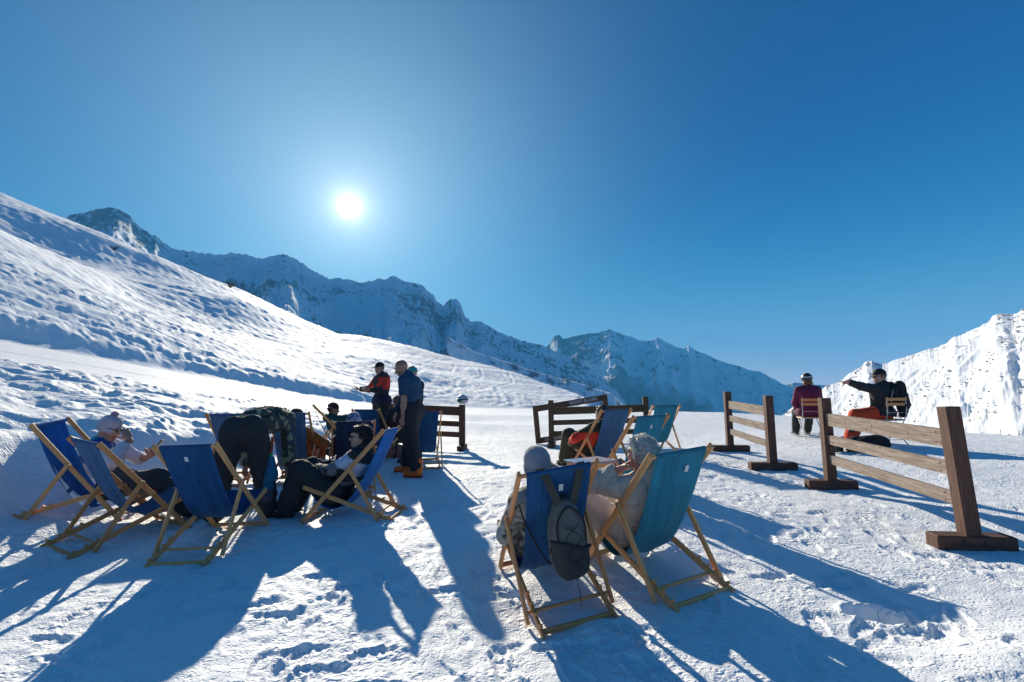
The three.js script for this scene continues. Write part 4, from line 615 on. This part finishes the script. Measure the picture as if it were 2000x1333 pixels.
person({ ...chairAt('H'), label: 'person lying back in white-strapped sunglasses, black trousers, knees up', skin: 'fair', seed: 31, ...SEAT, headUp: [-0.12, 1, 0], look: [0.95, -0.02, 0.30], headShift: [0.05, 0.0, 0], face: { hair: [0.03, 0.02, 0.015], stubble: 0.3 },
  armL: { to: [0.20, 0.52, 0.02], pole: [-0.6, -0.4, 1], hand: 'grip', palm: [-0.3, -1, -0.5] }, armR: { to: [0.22, 0.54, -0.06], pole: [-0.6, -0.4, -1], hand: 'grip', palm: [-0.3, -1, 0.5] }, legL: { to: [0.50, 0.12, 0.14], pole: [0.3, 1, 0.1] }, legR: { to: [0.56, 0.12, -0.12], pole: [0.3, 1, -0.1] },
  top: { paint: (x, y, z, b) => { const t = (x - b.pel.x) * b.sp.x + (y - b.pel.y) * b.sp.y + (z - b.pel.z) * b.sp.z; return t > 0.46 ? [0.026, 0.026, 0.029] : t > 0.30 ? [0.50, 0.54, 0.66] : n3(x * 14, y * 14, z * 14) > 0.2 ? [0.16, 0.16, 0.17] : [0.035, 0.033, 0.04]; }, puff: 0.028, collar: 0.06 }, trousers: { color: [0.026, 0.026, 0.029], puff: 0.045, fold: 0.014 }, boots: { ski: true, color: [0.026, 0.026, 0.029] },
  wear: [['hair', fullHair('short', 5, 600), hairMat([0.022, 0.015, 0.011])], ['sunglasses', shades, std(lin(0.02, 0.02, 0.022), 0.1), [['strap', band(0.008, 0.008, 0.008), fabric([0.72, 0.72, 0.74])]]]] });

person({ at: [-1.6, 0.0, -7.55], yaw: -1.25, label: 'bald person standing in a dark blue short-sleeved shirt and orange ski boots', skin: 'tan', seed: 41, size: 1.05, pelvis: [0, 1.03, 0], spine: [0.10, 1, 0], bend: [0.03, 0, 0], headUp: [0.42, 0.9, 0.1], look: [0.80, -0.55, 0.25], headShift: [0.05, -0.015, 0.01], face: { stubble: 0.75, hair: [0.06, 0.04, 0.03], brow: true, shaved: true }, bareArms: true, belly: 0.012,
  armL: { to: [0.05, 0.93, 0.22], pole: [-1, 0, 0.3], hand: 'grip', palm: [0.3, 0, -1] }, armR: { to: [0.22, 1.0, -0.2], pole: [-1, 0, -0.4], hand: 'grip' }, legL: { to: [-0.15, 0.10, 0.13], pole: [1, 0, 0.1], toe: [1, 0, 0.12] }, legR: { to: [0.20, 0.10, -0.12], pole: [1, 0, -0.1], toe: [1, 0, -0.05] },
  top: { name: 'shirt', color: [0.012, 0.060, 0.125], sleeve: 0.62, puff: 0.020, hemDrop: 0.09, collar: 0.05, fold: 0.006 }, trousers: { color: [0.026, 0.026, 0.029], puff: 0.035, flare: 1.4, fold: 0.010, len: 0.80 }, boots: { ski: true, color: [0.95, 0.17, 0.008], rough: 0.35, sole: [0.25, 0.03, 0.01] } });

person({ at: [-2.82, 0.16, -10.1], yaw: -2.35, label: 'person standing at the back in a cap and black jacket with red shoulders', skin: 'tan', seed: 53, pelvis: [0, 0.99, 0], spine: [0.04, 1, 0], headUp: [0.10, 1, 0], look: [0.95, -0.1, 0.25], headShift: [0.03, 0, 0],
  armL: { to: [0.34, 1.22, 0.10], pole: [-0.6, -1, 1], hand: 'relaxed', palm: [-0.6, 0.3, -0.6] }, armR: { to: [0.36, 1.24, -0.30], pole: [-0.6, -1, -1], hand: 'open', palm: [0, 1, 0.3] }, legL: { to: [0.02, 0.09, 0.15] }, legR: { to: [0.06, 0.09, -0.15] },
  top: { paint: (x, y, z, b) => { const t = (x - b.neck.x) * b.lat.x + (y - b.neck.y) * 0 + (z - b.neck.z) * b.lat.z, h = y - b.pel.y; return h > 0.24 && h < 0.50 && Math.abs(t) > 0.06 + (h - 0.3) * 0.1 && z > -0.16 ? [0.62, 0.035, 0.018] : h < 0.16 ? [0.018, 0.022, 0.05] : [0.026, 0.026, 0.029]; }, puff: 0.04, hemDrop: 0.10, hem: true, hood: [0.026, 0.026, 0.029], collar: 0.07 }, trousers: { color: [0.02, 0.03, 0.022], puff: 0.045 }, boots: { ski: true },
  wear: [['cap', nets((x, y, z) => Math.min(Math.max(crown(x, y, z, 0.017), -(y - 0.04)), Math.max(elli(x, y, z, 0, 0.045, -0.115, 0.075, 0.012, 0.075), 0.05 + z)), [-0.11, 0, -0.2], [0.11, 0.16, 0.14], 0.0065), fabric([0.010, 0.010, 0.014])], ['hair', hairGeo('thin', 4), hairMat([0.05, 0.03, 0.02])]] });

person({ at: [-1.84, 0.02, -8.7], yaw: -2.6, label: 'person hidden behind the bald one, teal headband and fair ponytail showing', skin: 'pale', seed: 61, size: 0.98, pelvis: [0, 0.98, 0], spine: [0.02, 1, 0], headUp: [0.05, 1, 0], look: [0.45, -0.1, 0.9], armL: { to: [0.2, 0.85, 0.28] }, armR: { to: [0.2, 0.85, -0.28] }, legL: { to: [0, 0.09, 0.12] }, legR: { to: [0.05, 0.09, -0.12] }, slim: 0.9,
  top: { color: [0.02, 0.03, 0.05], puff: 0.03, hemDrop: 0.08, hem: true }, trousers: { color: [0.015, 0.015, 0.018] }, wear: [['hair', hairGeo('tail', 2), hairMat([0.38, 0.25, 0.12])], ['headband', band(0.055, 0.075, 0.024, 0.02), fabric([0.01, 0.30, 0.28])]] });

person({ at: [-2.33, 0.03, -9.6], yaw: -0.7, label: 'person with reddish brown hair sitting in dark clothes behind the bald one', skin: 'fair', seed: 67, pelvis: [0, 0.40, 0], spine: [0.05, 1, 0], headUp: [0.15, 1, 0], look: [0.9, -0.3, 0.3], armL: { to: [0.35, 0.72, 0.1], hand: 'grip' }, armR: { to: [0.35, 0.70, -0.1], hand: 'grip' }, legL: { to: [0.5, 0.10, 0.14], pole: [0.3, 1, 0.2] }, legR: { to: [0.5, 0.10, -0.14], pole: [0.3, 1, -0.2] }, slim: 0.92,
  top: { paint: (x, y, z) => n3(x * 9, y * 9, z * 9) > 0.25 ? [0.05, 0.012, 0.014] : [0.026, 0.026, 0.029], puff: 0.035, hemDrop: 0.06 }, trousers: { color: [0.026, 0.026, 0.029] }, wear: [['hair', hairGeo('long', 6), hairMat([0.16, 0.06, 0.03])]] });

person({ ...chairAt('E'), label: 'person in a dark green jacket and cap sitting sideways at the back', skin: 'tan', seed: 71, ...SEAT, headUp: [0.12, 1, 0], look: [0.97, -0.15, 0.1], armL: { to: [0.30, 0.75, 0.12], hand: 'grip' }, armR: { to: [0.32, 0.78, -0.12], hand: 'grip' }, ...legsOut(0.6, 0.1),
  top: { color: [0.012, 0.075, 0.065], puff: 0.035, hood: true, collar: 0.06 }, trousers: { color: [0.02, 0.02, 0.025] }, wear: [['cap', nets((x, y, z) => Math.max(crown(x, y, z, 0.016), -(y - 0.03 - z * 0.2)), [-0.11, -0.03, -0.13], [0.11, 0.16, 0.14], 0.0065), fabric([0.05, 0.018, 0.02])], ['hair', hairGeo('thin', 7), hairMat([0.04, 0.025, 0.015])]] });

person({ ...chairAt('D'), label: 'person in an orange jacket and brown beanie, seen beside a deck chair back', skin: 'fair', seed: 73, ...SEAT, headUp: [0, 1, -0.1], look: [1, 0, -0.3], armL: { to: [0.3, 0.6, 0.1] }, armR: { to: [0.0, 0.34, -0.36], pole: [-0.5, 0, -1] }, ...legsOut(0.6, 0.1),
  top: { color: [0.36, 0.11, 0.018], puff: 0.045, hood: [0.01, 0.22, 0.2], collar: 0.06 }, trousers: { color: [0.02, 0.02, 0.025] }, wear: [['beanie', SLOUCH, fabric([0.045, 0.018, 0.016])]] });

person({ ...chairAt('F'), label: 'person in the navy deck chair with only a lilac cap and dark jacket showing', skin: 'fair', seed: 79, ...SEAT, headUp: [-0.1, 1, 0], look: [1, 0, 0.1], armL: { to: [0.15, 0.6, 0.2] }, armR: { to: [0.15, 0.6, -0.2] }, ...legsOut(0.6, 0.1),
  top: { color: [0.02, 0.012, 0.02], puff: 0.03 }, trousers: { color: [0.026, 0.026, 0.029] }, wear: [['beanie', SLOUCH, painted()], ['strap', band(0.06, 0.025, 0.022), fabric([0.6, 0.6, 0.62])]].map(w => w[0] === 'beanie' ? ['beanie', paint(SLOUCH.clone(), (x, y, z) => n3(x * 40, y * 40, z * 40) > 0.1 ? [0.42, 0.38, 0.5] : [0.12, 0.09, 0.2]), painted()] : w) });

person({ ...chairAt('J'), label: 'person in a light grey beanie in the deck chair with the backpack', skin: 'fair', seed: 83, ...SEAT, headUp: [-0.06, 1, 0.02], look: [1, 0, 0.15], headShift: [0.04, 0, 0.03], armL: { to: [0.12, 0.38, 0.22], pole: [-0.5, -0.8, 0.5] }, armR: { to: [0.16, 0.72, -0.26], pole: [-0.3, -0.6, -1], hand: 'grip', roll: 0.75 }, legL: { to: [0.66, 0.08, 0.02], pole: [0.2, 1, -0.2] }, legR: { to: [0.66, 0.08, -0.12], pole: [0.2, 1, -0.1] },
  top: { paint: (x, y, z) => { const a = n3(x * 22, y * 22, z * 22) + 0.6 * n3(x * 47, y * 47, z * 47); return a > 0.1 ? [0.36, 0.33, 0.29] : a > -0.25 ? [0.16, 0.145, 0.12] : [0.03, 0.028, 0.025]; }, puff: 0.035, collar: 0.05 }, trousers: { color: [0.03, 0.03, 0.033] }, wear: [['beanie', SLOUCH, fabric([0.30, 0.30, 0.33], 0.95), [['cuff', band(0.012, 0.05, 0.018), fabric([0.20, 0.20, 0.22], 0.95)]]]] });

person({ ...chairAt('K'), label: 'white-haired person in a beige jacket shading the eyes with one hand', skin: 'red', seed: 89, ...SEAT, headUp: [-0.10, 1, 0.0], look: [1, 0.05, 0.25], headShift: [0.04, 0.02, 0.05], armL: { to: [-0.20, 0.78, 0.17], pole: [0.9, -0.5, 1], hand: 'grip', palm: [-0.9, 0, -0.5], roll: 0.85 }, armR: { to: [0.15, 0.45, -0.24], pole: [-0.5, -0.2, -1] }, legL: { to: [0.46, 0.09, 0.16], pole: [0.5, 0.8, 0.5] }, legR: { to: [0.58, 0.09, -0.10], pole: [0.3, 1, -0.1] },
  top: { paint: (x, y, z, b) => { const t = (x - b.pel.x) * b.sp.x + (y - b.pel.y) * b.sp.y + (z - b.pel.z) * b.sp.z; return x < -0.20 && Math.abs(z + 0.05 + (y - 0.6) * 0.8) < 0.045 ? [0.05, 0.045, 0.035] : [0.58, 0.47, 0.39]; }, puff: 0.038, fold: 0.012, collar: 0.05 }, trousers: { color: [0.54, 0.45, 0.38], puff: 0.04, fold: 0.012 }, boots: { color: [0.03, 0.022, 0.018] }, wear: [['hair', fullHair('short', 9, 900), hairMat([0.62, 0.58, 0.52])]] });

person({ ...chairAt('L'), label: 'person in a red-sleeved jacket and olive trousers, knee raised, in a deck chair', skin: 'fair', seed: 97, ...SEAT, headUp: [0.0, 1, 0.05], look: [1, 0, 0.2], armL: { to: [0.10, 0.44, 0.33], pole: [-0.5, -0.2, 1], hand: 'grip' }, armR: { to: [0.1, 0.5, -0.24] }, legL: { to: [0.50, 0.10, 0.22], pole: [0.1, 1, 0.15] }, legR: { to: [0.62, 0.10, -0.06], pole: [0.2, 1, 0] },
  top: { paint: (x, y, z, b) => y < 0.60 && x < -0.14 ? [0.65, 0.035, 0.012] : [0.035, 0.035, 0.02], puff: 0.035 }, trousers: { color: [0.055, 0.045, 0.022], puff: 0.045 }, wear: [['hair', hairGeo('short', 12), hairMat([0.06, 0.035, 0.02])]] });

const bistro = { one: [6.33, 0.24, -10.05], two: [6.9, 0.27, -8.75] };
person({ at: bistro.one, yaw: 0.30, label: 'person in a dark ski helmet and purple jacket sitting on a bistro chair', skin: 'fair', seed: 101, pelvis: [0.02, 0.55, 0], spine: [-0.06, 1, 0], headUp: [0.06, 1, 0], look: [1, 0, 0.15], slim: 0.95, armL: { to: [0.30, 0.62, 0.16], pole: [-0.6, -0.6, 0.6] }, armR: { to: [0.30, 0.62, -0.16], pole: [-0.6, -0.6, -0.6] }, legL: { to: [0.60, 0.12, 0.13], pole: [0.6, 1, 0.1] }, legR: { to: [0.72, 0.12, -0.13], pole: [0.6, 1, -0.1] },
  top: { color: [0.13, 0.012, 0.055], puff: 0.042, collar: 0.05, hemDrop: 0.06, hem: true }, trousers: { color: [0.026, 0.026, 0.029] }, wear: [['hair', hairGeo('long', 14), hairMat([0.17, 0.07, 0.03])], ['helmet', HELMET, std(lin(0.03, 0.032, 0.036), 0.35), [['goggle_strap', band(0.055, 0.03, 0.034), fabric([0.45, 0.45, 0.46])]]]] });
person({ at: bistro.two, yaw: -0.35, label: 'person in a black jacket and orange trousers pointing left from a chair', skin: 'red', seed: 103, pelvis: [0.04, 0.56, 0], spine: [-0.06, 1, -0.10], twist: 0.15, shrug: -0.12, headUp: [0.0, 1, 0.05], look: [0.45, 0, 0.95], headShift: [0.02, 0, 0.04], armL: { to: [0.18, 1.17, 0.74], pole: [0, -1, 0.1], hand: 'point', palm: [0, -1, 0], dir: [0.2, 0.05, 1] }, armR: { to: [-0.05, 0.62, -0.42], pole: [-0.3, 0.2, -1] }, legL: { to: [0.20, 0.12, 0.66], pole: [0.2, 1, 0.5] }, legR: { to: [0.30, 0.12, 0.50], pole: [0.3, 1, 0.5] },
  top: { color: [0.026, 0.026, 0.029], puff: 0.045, hemDrop: 0.05, hem: true, collar: 0.05, fold: 0.01 }, trousers: { color: [0.62, 0.055, 0.012], puff: 0.045 }, boots: { ski: true, color: [0.02, 0.02, 0.02] }, wear: [['hair', hairGeo('short', 16), hairMat([0.045, 0.03, 0.02])], ['sunglasses', shades, glossBlack], ['cap', nets((x, y, z) => Math.max(crown(x, y, z, 0.018), -(y - 0.045 - z * 0.2)), [-0.11, -0.03, -0.13], [0.11, 0.16, 0.14], 0.0065), fabric([0.010, 0.010, 0.012])]] });

// ------------------------------------------------------------------ bistro chairs
function bistroChair(pos, yaw, label) {
  const g = thing('bistro_chair', label, 'chair', pos, yaw, 'folding bistro chairs at the terrace edge'), P = (f, u, l) => V(-l, u, -f), slat = chairWoods[1], fr = std(lin(0.45, 0.46, 0.47), 0.4, { metalness: 0.6 });
  for (const s of [-1, 1]) {
    part('back_post', tube([P(-0.27, 0.86, s * 0.19), P(-0.21, 0.45, s * 0.19), P(0.20, 0.0, s * 0.19)], 0.009, 20, 8), fr, g);
    part('leg', tube([P(0.20, 0.44, s * 0.17), P(-0.06, 0.20, s * 0.17), P(-0.26, 0.0, s * 0.17)], 0.009, 16, 8), fr, g);
  }
  part('stretcher', rod(P(0.10, 0.10, -0.19), P(0.10, 0.10, 0.19), 0.006), fr, g); part('stretcher', rod(P(-0.18, 0.09, -0.17), P(-0.18, 0.09, 0.17), 0.006), fr, g); part('stretcher', rod(P(-0.23, 0.58, -0.19), P(-0.23, 0.58, 0.19), 0.005), fr, g);
  part('seat_frame', tube([P(0.20, 0.44, -0.18), P(0.20, 0.44, 0.18), P(-0.20, 0.44, 0.18), P(-0.20, 0.44, -0.18)], 0.008, 40, 6, true), fr, g);
  for (const u of [0.82, 0.73]) part('back_slat', bar(P(-0.275 + (0.86 - u) * 0.14, u, -0.205), P(-0.275 + (0.86 - u) * 0.14, u, 0.205), 0.014, 0.055, P(1, 0, 0), 0.003), slat, g);
  for (let i = 0; i < 5; i++) part('seat_slat', bar(P(-0.17 + i * 0.085, 0.452, -0.2), P(-0.17 + i * 0.085, 0.452, 0.2), 0.06, 0.014, P(1, 0, 0), 0.003), slat, g);
  return shadows(g);
}
bistroChair(bistro.one, 0.30, 'folding bistro chair under the person in the ski helmet');
bistroChair(bistro.two, -0.12, 'folding bistro chair under the person who points left');
{ const g = thing('hanging_jacket', 'black jacket hung over the chair of the person who points', 'jacket', [7.13, 0.27, -8.62], 0); part('cloth', capsMesh([cap(V(0, 1.07, 0), V(0.02, 0.72, 0.02), 0.08, 0.10), cap(V(-0.12, 1.0, 0), V(-0.14, 0.80, 0.02), 0.055, 0.06), cap(V(0.02, 0.75, 0), V(0, 0.55, 0.02), 0.09, 0.06)], 0.06, 0.014, { fold: 0.012, seed: 4 }), fabric([0.012, 0.012, 0.014]), g); part('strap', tube([[-0.18, 0.98, 0.06], [-0.26, 0.8, 0.1], [-0.2, 0.6, 0.08]], 0.01, 16, 6), fabric([0.3, 0.28, 0.26]), g); shadows(g); }
{ const x = 6.05, z = -8.15, y = ground(x, z, 0), g = thing('ski_bag', 'black rounded gear bag lying on the snow behind the large barrier', 'bag', [x, y, z], 0); part('body', capsMesh([cap(V(-0.18, 0.12, 0), V(0.22, 0.12, 0), 0.12, 0.14), cap(V(0.2, 0.13, 0), V(0.30, 0.12, 0), 0.13, 0.11)], 0.05, 0.014, { fold: 0.012, seed: 2 }), fabric([0.014, 0.014, 0.015]), g); part('strap', tube([[-0.2, 0.2, 0.1], [0, 0.26, 0.12], [0.2, 0.22, 0.13]], 0.012, 16, 6), fabric([0.05, 0.045, 0.04]), g); shadows(g);
  const h = thing('glove_heap', 'small heap of gloves and goggles beside the black gear bag', 'gloves', [5.72, ground(5.72, -8.3, 0), -8.3]); [[0, 0.04, 0, [0.03, 0.03, 0.03]], [0.12, 0.05, 0.04, [0.20, 0.10, 0.07]], [-0.1, 0.04, 0.05, [0.05, 0.06, 0.03]]].forEach(([a, b, c, col], i) => part('glove', capsMesh([cap(V(a, b, c), V(a + 0.05, b + 0.05, c - 0.08), 0.045, 0.04), cap(V(a + 0.04, b + 0.05, c - 0.06), V(a + 0.09, b + 0.11, c - 0.05), 0.02, 0.014), cap(V(a + 0.03, b + 0.05, c - 0.08), V(a + 0.02, b + 0.13, c - 0.1), 0.018, 0.013)], 0.02, 0.008, { fold: 0.004, seed: i }), fabric(col), h)); shadows(h); }

// ------------------------------------------------------------------ backpack hung on the deck chair
{
  const g = thing('backpack', 'grey and black backpack hanging by its straps on a deck chair back', 'backpack'); g.applyMatrix4(spotMatrix('J'));
  const grey = fabric([0.11, 0.11, 0.105]), dark = fabric([0.035, 0.034, 0.033]), black = fabric([0.012, 0.012, 0.012]), olive = fabric([0.05, 0.047, 0.036]), C = V(0.02, 0.50, 0.60), at = (x, y, z) => V(C.x + x, C.y + y, C.z + z);
  const shape = (x, y, z) => { const w = 0.114 - 0.040 * sstep(0.02, 0.24, y) - 0.02 * sstep(-0.12, -0.24, y), d = 0.085 - 0.03 * sstep(0.05, 0.24, y); return Math.hypot(Math.max(0, Math.abs(x) - w + 0.06), Math.max(0, Math.abs(y) - 0.18), Math.max(0, Math.abs(z) - d + 0.05)) - 0.058 + 0.006 * n3(x * 19, y * 17, z * 19); };
  const bodyG = nets(shape, [-0.2, -0.3, -0.15], [0.2, 0.3, 0.15], 0.010).translate(C.x, C.y, C.z); bodyG.rotateX(0);
  part('main_bag', bodyG, grey, g);
  part('front_pocket', nets((x, y, z) => Math.max(shape(x, y, z - 0.02) - 0.006, y + 0.02 + 0.03 * Math.sin(x * 14), -z + 0.01), [-0.22, -0.3, -0.1], [0.22, 0.1, 0.18], 0.010).translate(C.x, C.y, C.z), dark, g, 'dark mesh front pocket');
  part('zip', tube([at(-0.09, -0.02, 0.10), at(-0.085, 0.12, 0.09), at(0, 0.20, 0.075), at(0.085, 0.12, 0.09), at(0.09, -0.02, 0.10)], 0.006, 30, 6), black, g);
  for (const s of [-1, 1]) part('bungee', tube([at(-0.05 * s, 0.10, 0.106), at(0.05 * s, 0.02, 0.125), at(-0.045 * s, -0.06, 0.14), at(0.02 * s, -0.14, 0.14)], 0.0028, 30, 6), black, g);
  for (const [x0, x1] of [[-0.12, -0.04], [0.15, 0.05]]) { const top = V(x0, 0.955, 0.635), c = new THREE.CatmullRomCurve3([V(x0, 0.86, 0.55), top, V(mix(x0, C.x + x1, 0.5), 0.83, 0.655), at(x1, 0.20, 0.03)]); part('shoulder_strap', cloth((u, v) => { const p = c.getPoint(v); return V(p.x + (u - 0.5) * 0.052, p.y, p.z); }, 4, 24, 0.009), olive, g); }
  part('grab_loop', tube([at(-0.03, 0.22, 0.0), at(0, 0.265, 0.02), at(0.03, 0.22, 0.0)], 0.006, 16, 6), black, g);
  part('hanging_cord', tube([at(0.02, -0.24, 0.04), at(0.03, -0.33, 0.05), at(0.03, -0.42, 0.06)], 0.0025, 16, 6), black, g);
  part('side_strap', tube([V(-0.25, 0.72, 0.52), V(-0.20, 0.55, 0.49), V(-0.08, 0.30, 0.48), at(-0.12, -0.05, 0.02)], 0.006, 24, 6), black, g);
  shadows(g);
}
// ------------------------------------------------------------------ little table, cup
{
  const g = thing('low_table', 'small wooden table with a printed top between the deck chairs', 'table', [0.82, ground(0.82, -5.05, 0), -5.05], -0.5), W = chairWoods[0];
  part('table_top', new RoundedBoxGeometry(0.46, 0.022, 0.34, 1, 0.006).translate(0, 0.55, 0), std(0xffffff, 0.45, { map: tex(128, 128, (u, v) => { const k = Math.sin(u * 21) * Math.sin(v * 17); return u < 0.42 ? [0.45, 0.55, 0.68] : k > 0.2 ? [0.74, 0.55, 0.58] : [0.60, 0.58, 0.62]; }) }), g);
  for (const [a, b] of [[-1, -1], [1, -1], [-1, 1], [1, 1]]) part('leg', bar(V(a * 0.2, 0.01, b * 0.14), V(a * 0.19, 0.54, b * 0.13), 0.035, 0.035, V(1, 0, 0), 0.004), W, g);
  for (const b of [-1, 1]) part('apron', bar(V(-0.18, 0.50, b * 0.13), V(0.18, 0.50, b * 0.13), 0.06, 0.02, V(0, 1, 0), 0.003), W, g); shadows(g);
}
// ------------------------------------------------------------------ helmet with goggles on the barrier post
{ const g = thing('ski_helmet', 'white ski helmet with green goggles set on the barrier post', 'helmet', [-1.16, 1.09, -10.75], -1.95); const q = new THREE.Matrix4(); part('shell', HELMET.clone(), std(lin(0.5, 0.5, 0.55), 0.35), g); part('lining', nets((x, y, z) => Math.max(crown(x, y, z, 0.013), -crown(x, y, z, 0.004), -(y + 0.05)), [-0.1, -0.08, -0.12], [0.1, 0.15, 0.13], 0.007), fabric([0.55, 0.53, 0.5]), g); part('goggle_lens', goggles(0.03, 0.034), std(lin(0.01, 0.20, 0.09), 0.12, { metalness: 0.3, side: THREE.DoubleSide }), g); part('goggle_strap', band(0.05, 0.028, 0.036), fabric([0.03, 0.03, 0.05]), g); shadows(g); }
// ------------------------------------------------------------------ wooden picture frame with lettering
{
  const font = await new FontLoader().loadAsync('fonts/droid/droid_sans_bold.typeface.json'), g = thing('sign_frame', 'large tilted wooden photo frame lettered MONT-BLANC behind the centre barrier', 'sign', [1.5, 0.02, -11.6]), W = woodTex([0.50, 0.36, 0.28], [0.26, 0.17, 0.13], 71, 3, 1.1), wm = std(0xffffff, 0.8, { map: W }), white = std(lin(0.62, 0.6, 0.57), 0.7);
  const A = V(-0.88, 0.0, 0), B = V(0.86, 0.26, 0), up = V(-0.06, 0.84, -0.12), C = A.clone().add(up), D = B.clone().add(up), in_ = up.clone().normalize();
  part('bottom_beam', bar(A.clone().addScaledVector(in_, 0.07), B.clone().addScaledVector(in_, 0.07), 0.14, 0.03, in_, 0.004), wm, g); part('top_beam', bar(C, D, 0.15, 0.03, in_, 0.004), wm, g);
  part('side_beam', bar(A.clone().add(V(0, 0.0, 0.004)), C.clone().addScaledVector(in_, 0.075).add(V(0, 0, 0.004)), 0.13, 0.036, V(1, 0, 0), 0.004), wm, g); part('side_beam', bar(B.clone().add(V(0, 0, 0.004)), D.clone().addScaledVector(in_, 0.075).add(V(0, 0, 0.004)), 0.13, 0.036, V(1, 0, 0), 0.004), wm, g);
  const dir = B.clone().sub(A).normalize(), nrm = dir.clone().cross(in_).normalize(), write = (s, p, size) => { const t = new TextGeometry(s, { font, size, depth: 0.003, curveSegments: 3 }); t.applyMatrix4(new THREE.Matrix4().makeBasis(dir, nrm.clone().cross(dir), nrm).setPosition(p.clone().addScaledVector(nrm, 0.016))); return t; };
  part('lettering', write('MONT-BLANC', C.clone().addScaledVector(dir, 0.86).addScaledVector(in_, -0.035), 0.08), white, g); part('lettering', write('CHAMONIX', A.clone().addScaledVector(dir, 0.16).addScaledVector(in_, 0.035), 0.07), white, g);
  shadows(g);
}
// ------------------------------------------------------------------ peach rucksack, teal bag, marker poles and grass tufts on the slope
{ const g = thing('rucksack', 'peach-coloured rucksack on the snow beneath the back deck chairs', 'rucksack', [-2.3, ground(-2.3, -9.2, 0), -9.15]); part('body', capsMesh([cap(V(-0.12, 0.11, 0), V(0.14, 0.10, 0), 0.12, 0.11), cap(V(-0.05, 0.17, 0), V(0.1, 0.16, 0), 0.1, 0.08)], 0.06, 0.012, { fold: 0.012, seed: 6 }), fabric([0.42, 0.20, 0.14]), g); part('strap', tube([[0.06, 0.25, 0.08], [0.07, 0.12, 0.14], [0.02, 0.01, 0.15]], 0.014, 16, 6), fabric([0.02, 0.012, 0.012]), g); shadows(g); }
{ const g = thing('teal_scarf', 'teal glove and scarf bundle hanging beside the bending person', 'scarf', [-2.66, 0, -5.2]); part('cloth', capsMesh([cap(V(0, 0.62, 0), V(0.02, 0.45, 0.02), 0.035, 0.06), cap(V(0.02, 0.45, 0.02), V(0.0, 0.30, 0.03), 0.06, 0.045)], 0.04, 0.010, { fold: 0.012, seed: 3 }), fabric([0.008, 0.12, 0.22]), g); part('cuff', capsMesh([cap(V(0, 0.31, 0.03), V(0.0, 0.22, 0.03), 0.045, 0.05)], 0.02, 0.010, { fold: 0.006, seed: 5 }), fabric([0.06, 0.065, 0.10]), g); part('clip', capsMesh([cap(V(0, 0.68, 0), V(0, 0.62, 0), 0.02, 0.025)], 0.02, 0.008), fabric([0.02, 0.30, 0.12]), g); part('strap', tube([[0, 0.86, -0.02], [0.01, 0.76, 0], [0, 0.68, 0]], 0.016, 12, 6), fabric([0.35, 0.07, 0.03]), g); shadows(g); }
const tuft = (label, az, r, h, seed) => { const t = az * Math.PI / 180, x = Math.sin(t) * r, z = -Math.cos(t) * r, g = thing('shrub', label, 'shrub', [x, ground(x, z) - 0.05, z], 0, 'withered shrubs on the snow slope'), q = rng(seed), stems = []; for (let i = 0; i < 46; i++) { const a = q() * 6.28, b = 0.2 + q() * 0.8, e = V(Math.cos(a) * b * h * 0.9, h * (0.5 + q() * 0.6), Math.sin(a) * b * h * 0.9); stems.push(tube([V(0, 0, 0), e.clone().multiplyScalar(0.5).add(V(0, h * 0.1, 0)), e], 0.02 * h, 4, 4)); } const m = part('stems', plain(stems), std(lin(0.13, 0.085, 0.055), 0.95), g); m.userData.kind = 'stuff'; shadows(g); };
tuft('brown shrub tip sticking out of the slope high on the left', -41.2, 88, 0.75, 3); tuft('small reddish shrub near the slope crest left of the sun', -31.6, 118, 1.5, 9);
const pole = (label, az, r, h) => { const t = az * Math.PI / 180, x = Math.sin(t) * r, z = -Math.cos(t) * r, y = ground(x, z), g = thing('marker_pole', label, 'pole', [x, y, z], 0, 'slim piste poles on the slope'); part('shaft', rod(V(0, -0.2, 0), V(0, h, 0), 0.04), std(lin(0.05, 0.05, 0.06), 0.6), g); part('tip', rod(V(0, h, 0), V(0, h + 0.12, 0), 0.045), std(lin(0.3, 0.12, 0.05), 0.6), g); shadows(g); };
pole('slim dark piste pole on the slope below the sun', -23.3, 100, 2.6); pole('slim piste pole on the far shoulder of the slope', -1.4, 78, 1.9);
renderer.render(scene, camera);
